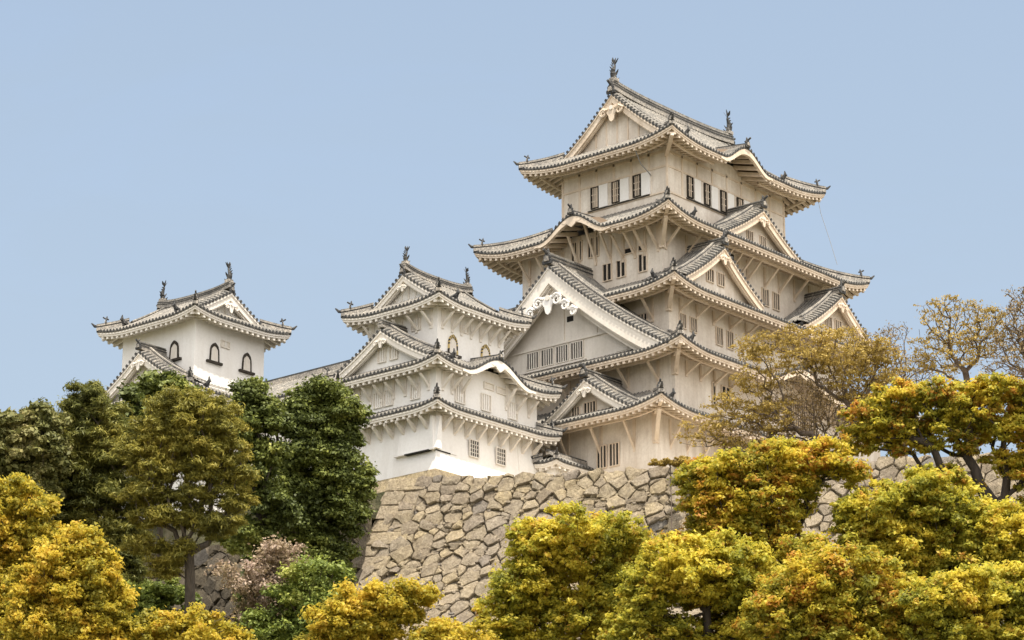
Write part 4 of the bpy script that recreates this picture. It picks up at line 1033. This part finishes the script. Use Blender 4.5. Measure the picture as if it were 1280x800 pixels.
# ---- front right, young camphor-like trees
CFG = dict(size=.115, asp=.6, flat=.85, puff=.42, per=92, jit=.12, grow_=1.42, shell=.1, interior=.1, up=.6, wide=.45)
tree('broadleaf_tree', 'yellow-green domed tree with dark forked trunk, before the middle of the stone wall', 'tree', 163, (735, 900), (728, 745),
     [(728, 664, 62, 24), (672, 680, 34, 24), (778, 682, 32, 24), (700, 700, 50, 20), (664, 730, 36, 30), (640, 765, 34, 30), (770, 735, 40, 32), (720, 775, 48, 34), (780, 785, 40, 30), (640, 800, 40, 26)], 'yg', 'bark2', .26, seed=11, **CFG)
tree('broadleaf_tree', 'green-yellow tree with a curving dark trunk, right of the domed tree at the bottom edge', 'tree', 152, (893, 900), (884, 765),
     [(850, 705, 44, 26), (905, 700, 44, 26), (870, 726, 62, 24), (815, 745, 36, 26), (935, 742, 36, 28), (800, 790, 36, 28), (850, 800, 40, 22), (935, 800, 40, 26)], 'yg', 'bark2', .27, seed=12, **CFG)
tree('broadleaf_tree', 'large yellow-green tree with reddish flecks rising over the wall top under the ochre tree', 'tree', 158, (1045, 900), (985, 720),
     [(880, 605, 34, 30), (915, 590, 46, 26), (900, 640, 42, 32), (965, 575, 40, 22), (1010, 572, 50, 20), (1050, 588, 34, 24), (950, 625, 62, 30), (985, 600, 40, 24), (890, 675, 40, 26), (950, 668, 44, 30), (905, 720, 50, 26), (965, 715, 46, 30)], 'or', 'bark2', .36, seed=13, **{**CFG, 'grow_': 1.25})
tree('broadleaf_tree', 'orange-tinged yellow tree with dark spreading limbs, tallest front tree at the right edge', 'tree', 166, (1300, 860), (1243, 632),
     [(1090, 520, 38, 22), (1130, 500, 46, 24), (1185, 494, 50, 20), (1245, 492, 50, 22), (1285, 505, 30, 30), (1075, 545, 26, 26), (1120, 535, 44, 24), (1190, 525, 54, 26), (1250, 530, 44, 26), (1280, 580, 30, 40), (1172, 592, 26, 16), (1290, 640, 20, 30), (1250, 572, 24, 16), (1205, 560, 22, 12), (1128, 560, 20, 12), (1210, 612, 20, 14), (1163, 556, 26, 14)], 'or', 'bark2', .5, seed=14, **{**CFG, 'grow_': 1.1, 'flat': .75})
tree('broadleaf_tree', 'dense yellow-green tree below the bare limbs at the lower right', 'tree', 156, (1150, 900), (1140, 705),
     [(1110, 640, 46, 28), (1160, 615, 44, 24), (1180, 650, 50, 30), (1090, 675, 40, 26), (1235, 665, 50, 32), (1280, 690, 40, 34), (1140, 695, 54, 28), (1210, 715, 54, 28), (1060, 640, 20, 20)], 'yg', 'bark2', .3, seed=15, **CFG)
tree('broadleaf_tree', 'bushy yellow-green tree with one dark diagonal limb at the bottom right', 'tree', 147, (1040, 900), (1030, 785),
     [(1010, 730, 46, 26), (1060, 715, 50, 28), (1040, 760, 60, 28), (985, 775, 46, 30), (1100, 755, 50, 30), (1060, 800, 60, 26), (1130, 800, 46, 26)], 'or', 'bark2', .26, seed=16, **CFG)
tree('broadleaf_tree', 'low green-yellow tree filling the bottom right corner', 'tree', 144, (1240, 900), (1230, 790),
     [(1180, 750, 46, 28), (1230, 745, 50, 30), (1280, 750, 40, 34), (1200, 790, 56, 28), (1265, 800, 46, 28)], 'yg', 'bark2', .24, seed=17, **CFG)
tree('broadleaf_tree', 'yellow-green tree crowded between the reddish-flecked tree and the bottom edge', 'tree', 154, (960, 900), (955, 790),
     [(840, 690, 30, 20), (900, 745, 40, 24), (960, 755, 44, 24), (1010, 690, 26, 18), (980, 800, 50, 26), (915, 790, 40, 26)], 'or', 'bark2', .26, seed=35, **CFG)
tree('broadleaf_tree', 'thin golden-yellow tree in front of the left foot of the stone wall', 'tree', 158, (470, 900), (482, 780),
     [(470, 752, 44, 18), (515, 745, 26, 14), (430, 778, 34, 24), (470, 785, 36, 20), (405, 800, 26, 22), (500, 770, 22, 14)], 'yo', 'bark2', .18, seed=18, **{**CFG, 'per': 150, 'puff': .5})
tree('shrub', 'small golden shrub at the bottom edge before the stone wall', 'shrub', 157, (560, 880), (560, 815), [(545, 792, 32, 16), (580, 795, 26, 14), (560, 815, 50, 20)], 'yo', 'bark2', .12, seed=19, **{**CFG, 'puff': .45})
# ---- left side
tree('broadleaf_tree', 'golden yellow round tree at the lower left, nearest the left edge', 'tree', 158, (20, 900), (20, 760),
     [(15, 640, 46, 32), (-20, 660, 40, 40), (50, 665, 22, 24), (20, 690, 50, 34), (10, 740, 60, 40), (-10, 790, 60, 40)], 'yo', 'bark2', .3, seed=21, **CFG)
tree('broadleaf_tree', 'golden yellow dome-shaped tree at the lower left with orange flecks', 'tree', 154, (90, 900), (92, 800),
     [(95, 682, 26, 26), (75, 710, 40, 30), (118, 720, 30, 34), (60, 750, 46, 34), (115, 765, 42, 36), (140, 795, 24, 26), (60, 800, 60, 34), (110, 810, 50, 30)], 'yo', 'bark2', .28, seed=22, **CFG)
tree('broadleaf_tree', 'pale budding tree behind the golden trees at the far left edge', 'tree', 178, (20, 900), (20, 680),
     [(20, 535, 34, 22), (55, 528, 24, 18), (-10, 550, 30, 30), (30, 570, 44, 26), (10, 610, 46, 30), (50, 600, 24, 30), (20, 650, 44, 34)], 'pl', 'bark', .25, seed=23, **{**CFG, 'per': 170, 'size': .17})
CF = dict(size=.17, asp=.2, flat=.6, puff=.7, per=260, jit=.1, up=.5, shell=.1, interior=.1, grow_=1.3)
tree('conifer_tree', 'dark olive conifer with a tall crown left of the golden conifer', 'tree', 182, (132, 900), (118, 640),
     [(115, 482, 14, 10), (112, 497, 32, 14), (118, 515, 36, 16), (95, 530, 30, 16), (130, 535, 38, 18), (105, 555, 52, 20), (145, 565, 34, 20), (75, 585, 36, 20), (118, 590, 60, 24), (60, 615, 36, 20), (110, 625, 70, 24), (155, 625, 28, 20), (75, 655, 44, 22), (130, 665, 50, 22), (100, 695, 60, 24), (120, 735, 50, 24), (160, 705, 30, 20), (165, 745, 34, 24)], 'cf', 'bark', .36, seed=24, **CF)
tree('broadleaf_tree', 'small bright green tree top in front of the far small keep', 'tree', 192, (200, 900), (200, 600),
     [(205, 484, 30, 12), (185, 498, 26, 14), (225, 496, 22, 12), (195, 525, 44, 22), (215, 560, 40, 24)], 'dk', 'bark', .2, seed=25, **{**CFG, 'per': 160, 'size': .2, 'puff': .75})
tree('conifer_tree', 'golden olive conifer with a straight bare lower trunk, centre of the left trees', 'tree', 172, (234, 900), (236, 690),
     [(235, 500, 34, 12), (210, 510, 26, 12), (262, 514, 34, 14), (196, 535, 32, 16), (240, 532, 44, 16), (285, 535, 24, 18), (175, 560, 26, 16), (225, 560, 44, 16), (280, 565, 28, 16), (200, 590, 40, 14), (258, 590, 42, 15), (300, 600, 16, 16), (180, 618, 34, 12), (232, 622, 34, 14), (285, 625, 28, 14), (200, 650, 34, 12), (262, 652, 38, 14), (180, 682, 28, 12), (225, 688, 24, 12), (275, 664, 26, 10), (206, 708, 26, 12)], 'go', 'bark', .34, seed=26, **{**CF, 'depth': .9, 'per': 120, 'puff': .42, 'flat': .8, 'grow_': 1.36, 'size': .15})
tree('broadleaf_tree', 'tall dense dark green evergreen against the white small keep', 'tree', 197, (395, 900), (400, 660),
     [(405, 490, 34, 16), (375, 505, 28, 18), (425, 515, 32, 20), (390, 535, 46, 22), (430, 550, 24, 24), (375, 570, 44, 24), (420, 585, 44, 26), (436, 608, 24, 20), (375, 615, 48, 26), (412, 640, 42, 26), (458, 604, 14, 9), (436, 650, 24, 20), (370, 660, 46, 26), (402, 690, 42, 26), (425, 720, 22, 20), (380, 705, 40, 20), (370, 745, 50, 24), (330, 700, 30, 24), (330, 745, 36, 24), (400, 750, 40, 26)], 'dk', 'bark2', .36, seed=27, **{**CFG, 'puff': .6, 'per': 220, 'size': .13, 'grow_': 1.16})
tree('broadleaf_tree', 'dark green evergreen between the golden conifer and the tallest evergreen', 'tree', 188, (325, 900), (325, 640),
     [(312, 485, 18, 14), (318, 505, 30, 18), (340, 525, 28, 20), (312, 540, 34, 20), (330, 570, 36, 24), (310, 605, 36, 24), (335, 640, 34, 24), (310, 675, 34, 20)], 'dk', 'bark2', .3, seed=28, **{**CFG, 'puff': .6, 'per': 220, 'size': .13, 'grow_': 1.16})
tree('blossom_tree', 'sparse tree with faded pink blossom below the dark evergreen', 'tree', 166, (350, 900), (352, 790),
     [(345, 690, 30, 14), (310, 715, 36, 14), (355, 715, 40, 16), (330, 742, 44, 18), (380, 745, 26, 18), (350, 770, 50, 18), (310, 785, 30, 14)], 'bl', 'bark', .14, seed=29, **{**CFG, 'per': 45, 'size': .11, 'puff': .6})
tree('shrub', 'olive green shrub at the foot of the dark evergreen', 'shrub', 164, (395, 900), (395, 800),
     [(395, 720, 34, 18), (375, 748, 34, 20), (410, 760, 30, 20), (350, 790, 46, 20), (400, 795, 44, 24)], 'gr', 'bark', .14, seed=30, **{**CFG, 'per': 130, 'puff': .55})
tree('shrub', 'bright yellow-green shrub at the bottom edge below the golden conifer', 'shrub', 154, (230, 900), (225, 815),
     [(210, 780, 32, 14), (250, 772, 26, 12), (185, 798, 30, 16), (240, 800, 40, 16), (285, 798, 26, 12)], 'yo', 'bark', .12, seed=32, **{**CFG, 'puff': .45})
tree('shrub', 'dull green shrub before the brown stone base on the left', 'shrub', 176, (180, 860), (180, 790), [(180, 760, 40, 24), (215, 745, 26, 16), (165, 790, 40, 24)], 'gr', 'bark', .12, seed=33, **{**CFG, 'per': 110})
tree('broadleaf_tree', 'dark narrow evergreen just beyond the left corner of the stone rampart', 'tree', 205, (440, 880), (445, 740),
     [(455, 618, 16, 12), (446, 640, 20, 18), (434, 668, 24, 20), (418, 700, 28, 22), (400, 730, 30, 22), (385, 760, 34, 24)], 'dk', 'bark2', .25, seed=34, **{**CFG, 'puff': .6, 'per': 220, 'size': .13, 'grow_': 1.1})
# ---- on the bailey behind the wall
OC = dict(size=.10, asp=.5, flat=.5, puff=.5, jit=.13, step=.55, lam=.35, bare=.2, shell=.1)
tree('bare_tree', 'wide ochre-leaved tree with fine brown twigs before the right side of the keep', 'tree', 202, (1060, 620), (1050, 556),
     [(960, 432, 44, 14), (1010, 420, 44, 14), (1060, 425, 42, 16), (1095, 440, 34, 16), (985, 450, 60, 16), (1050, 450, 54, 18), (945, 478, 34, 14), (925, 505, 44, 14), (900, 532, 48, 11), (880, 548, 34, 8), (960, 520, 40, 22), (1075, 480, 44, 22), (1105, 470, 30, 20), (935, 555, 34, 12)], 'oc', 'twig', .3, seed=41, per=30, ppx=1.2, **OC)
tree('bare_tree', 'brown leafless twiggy tree filling the gap under the ochre tree', 'tree', 204, (1030, 620), (1035, 566),
     [(1000, 490, 50, 26), (1050, 495, 44, 26), (985, 530, 54, 26), (1040, 540, 54, 26), (1085, 520, 36, 30), (940, 550, 40, 20), (1110, 445, 26, 26)], 'br', 'twig', .22, seed=42, per=5, ppx=2.6, **{**OC, 'size': .1})
tree('bare_tree', 'half-bare tree with grey limbs and thin ochre leaf tufts against the sky at the right', 'tree', 208, (1225, 640), (1215, 500),
     [(1165, 385, 24, 8), (1190, 380, 30, 9), (1215, 395, 34, 14), (1170, 405, 26, 12), (1200, 425, 40, 16), (1170, 430, 34, 14), (1230, 430, 34, 20), (1185, 455, 40, 16), (1150, 455, 24, 12), (1240, 400, 30, 16)], 'oc', 'twig', .26, seed=43, per=18, ppx=1.4, **{**OC, 'bare': .35})
tree('bare_tree', 'leafless grey tree cut by the right edge of the photo', 'tree', 206, (1290, 640), (1280, 500),
     [(1270, 365, 16, 9), (1275, 385, 26, 14), (1265, 420, 30, 20), (1285, 400, 30, 26), (1255, 455, 34, 20), (1290, 450, 30, 24)], 'br', 'twig', .26, seed=44, per=10, ppx=1.8, **{**OC, 'bare': .3})
tree('bare_tree', 'low leafless grey tree in front of the sky right of the keep corner', 'tree', 212, (1130, 640), (1130, 520),
     [(1120, 415, 22, 14), (1100, 425, 24, 14), (1140, 455, 34, 18), (1120, 480, 40, 20), (1160, 480, 34, 18), (1190, 490, 34, 12), (1085, 500, 24, 18)], 'br', 'twig', .22, seed=45, per=3, ppx=2.2, **{**OC, 'size': .1})
for i, (px, py, lab) in enumerate(((838, 578, 'small dry ochre bush on the wall top below the keep corner'), (893, 577, 'dry ochre bush on the wall top beside the yellow-green tree'))):
    tree('shrub', lab, 'shrub', 199, (px, 592), (px, 584), [(px - 12, py, 15, 4), (px + 12, py - 1, 17, 5)], 'oc', 'twig', .04, seed=50 + i, group='dry bushes on the wall top', size=.09, asp=.4, flat=.5, puff=.3, per=90, ppx=1.2, jit=.04, step=.3)
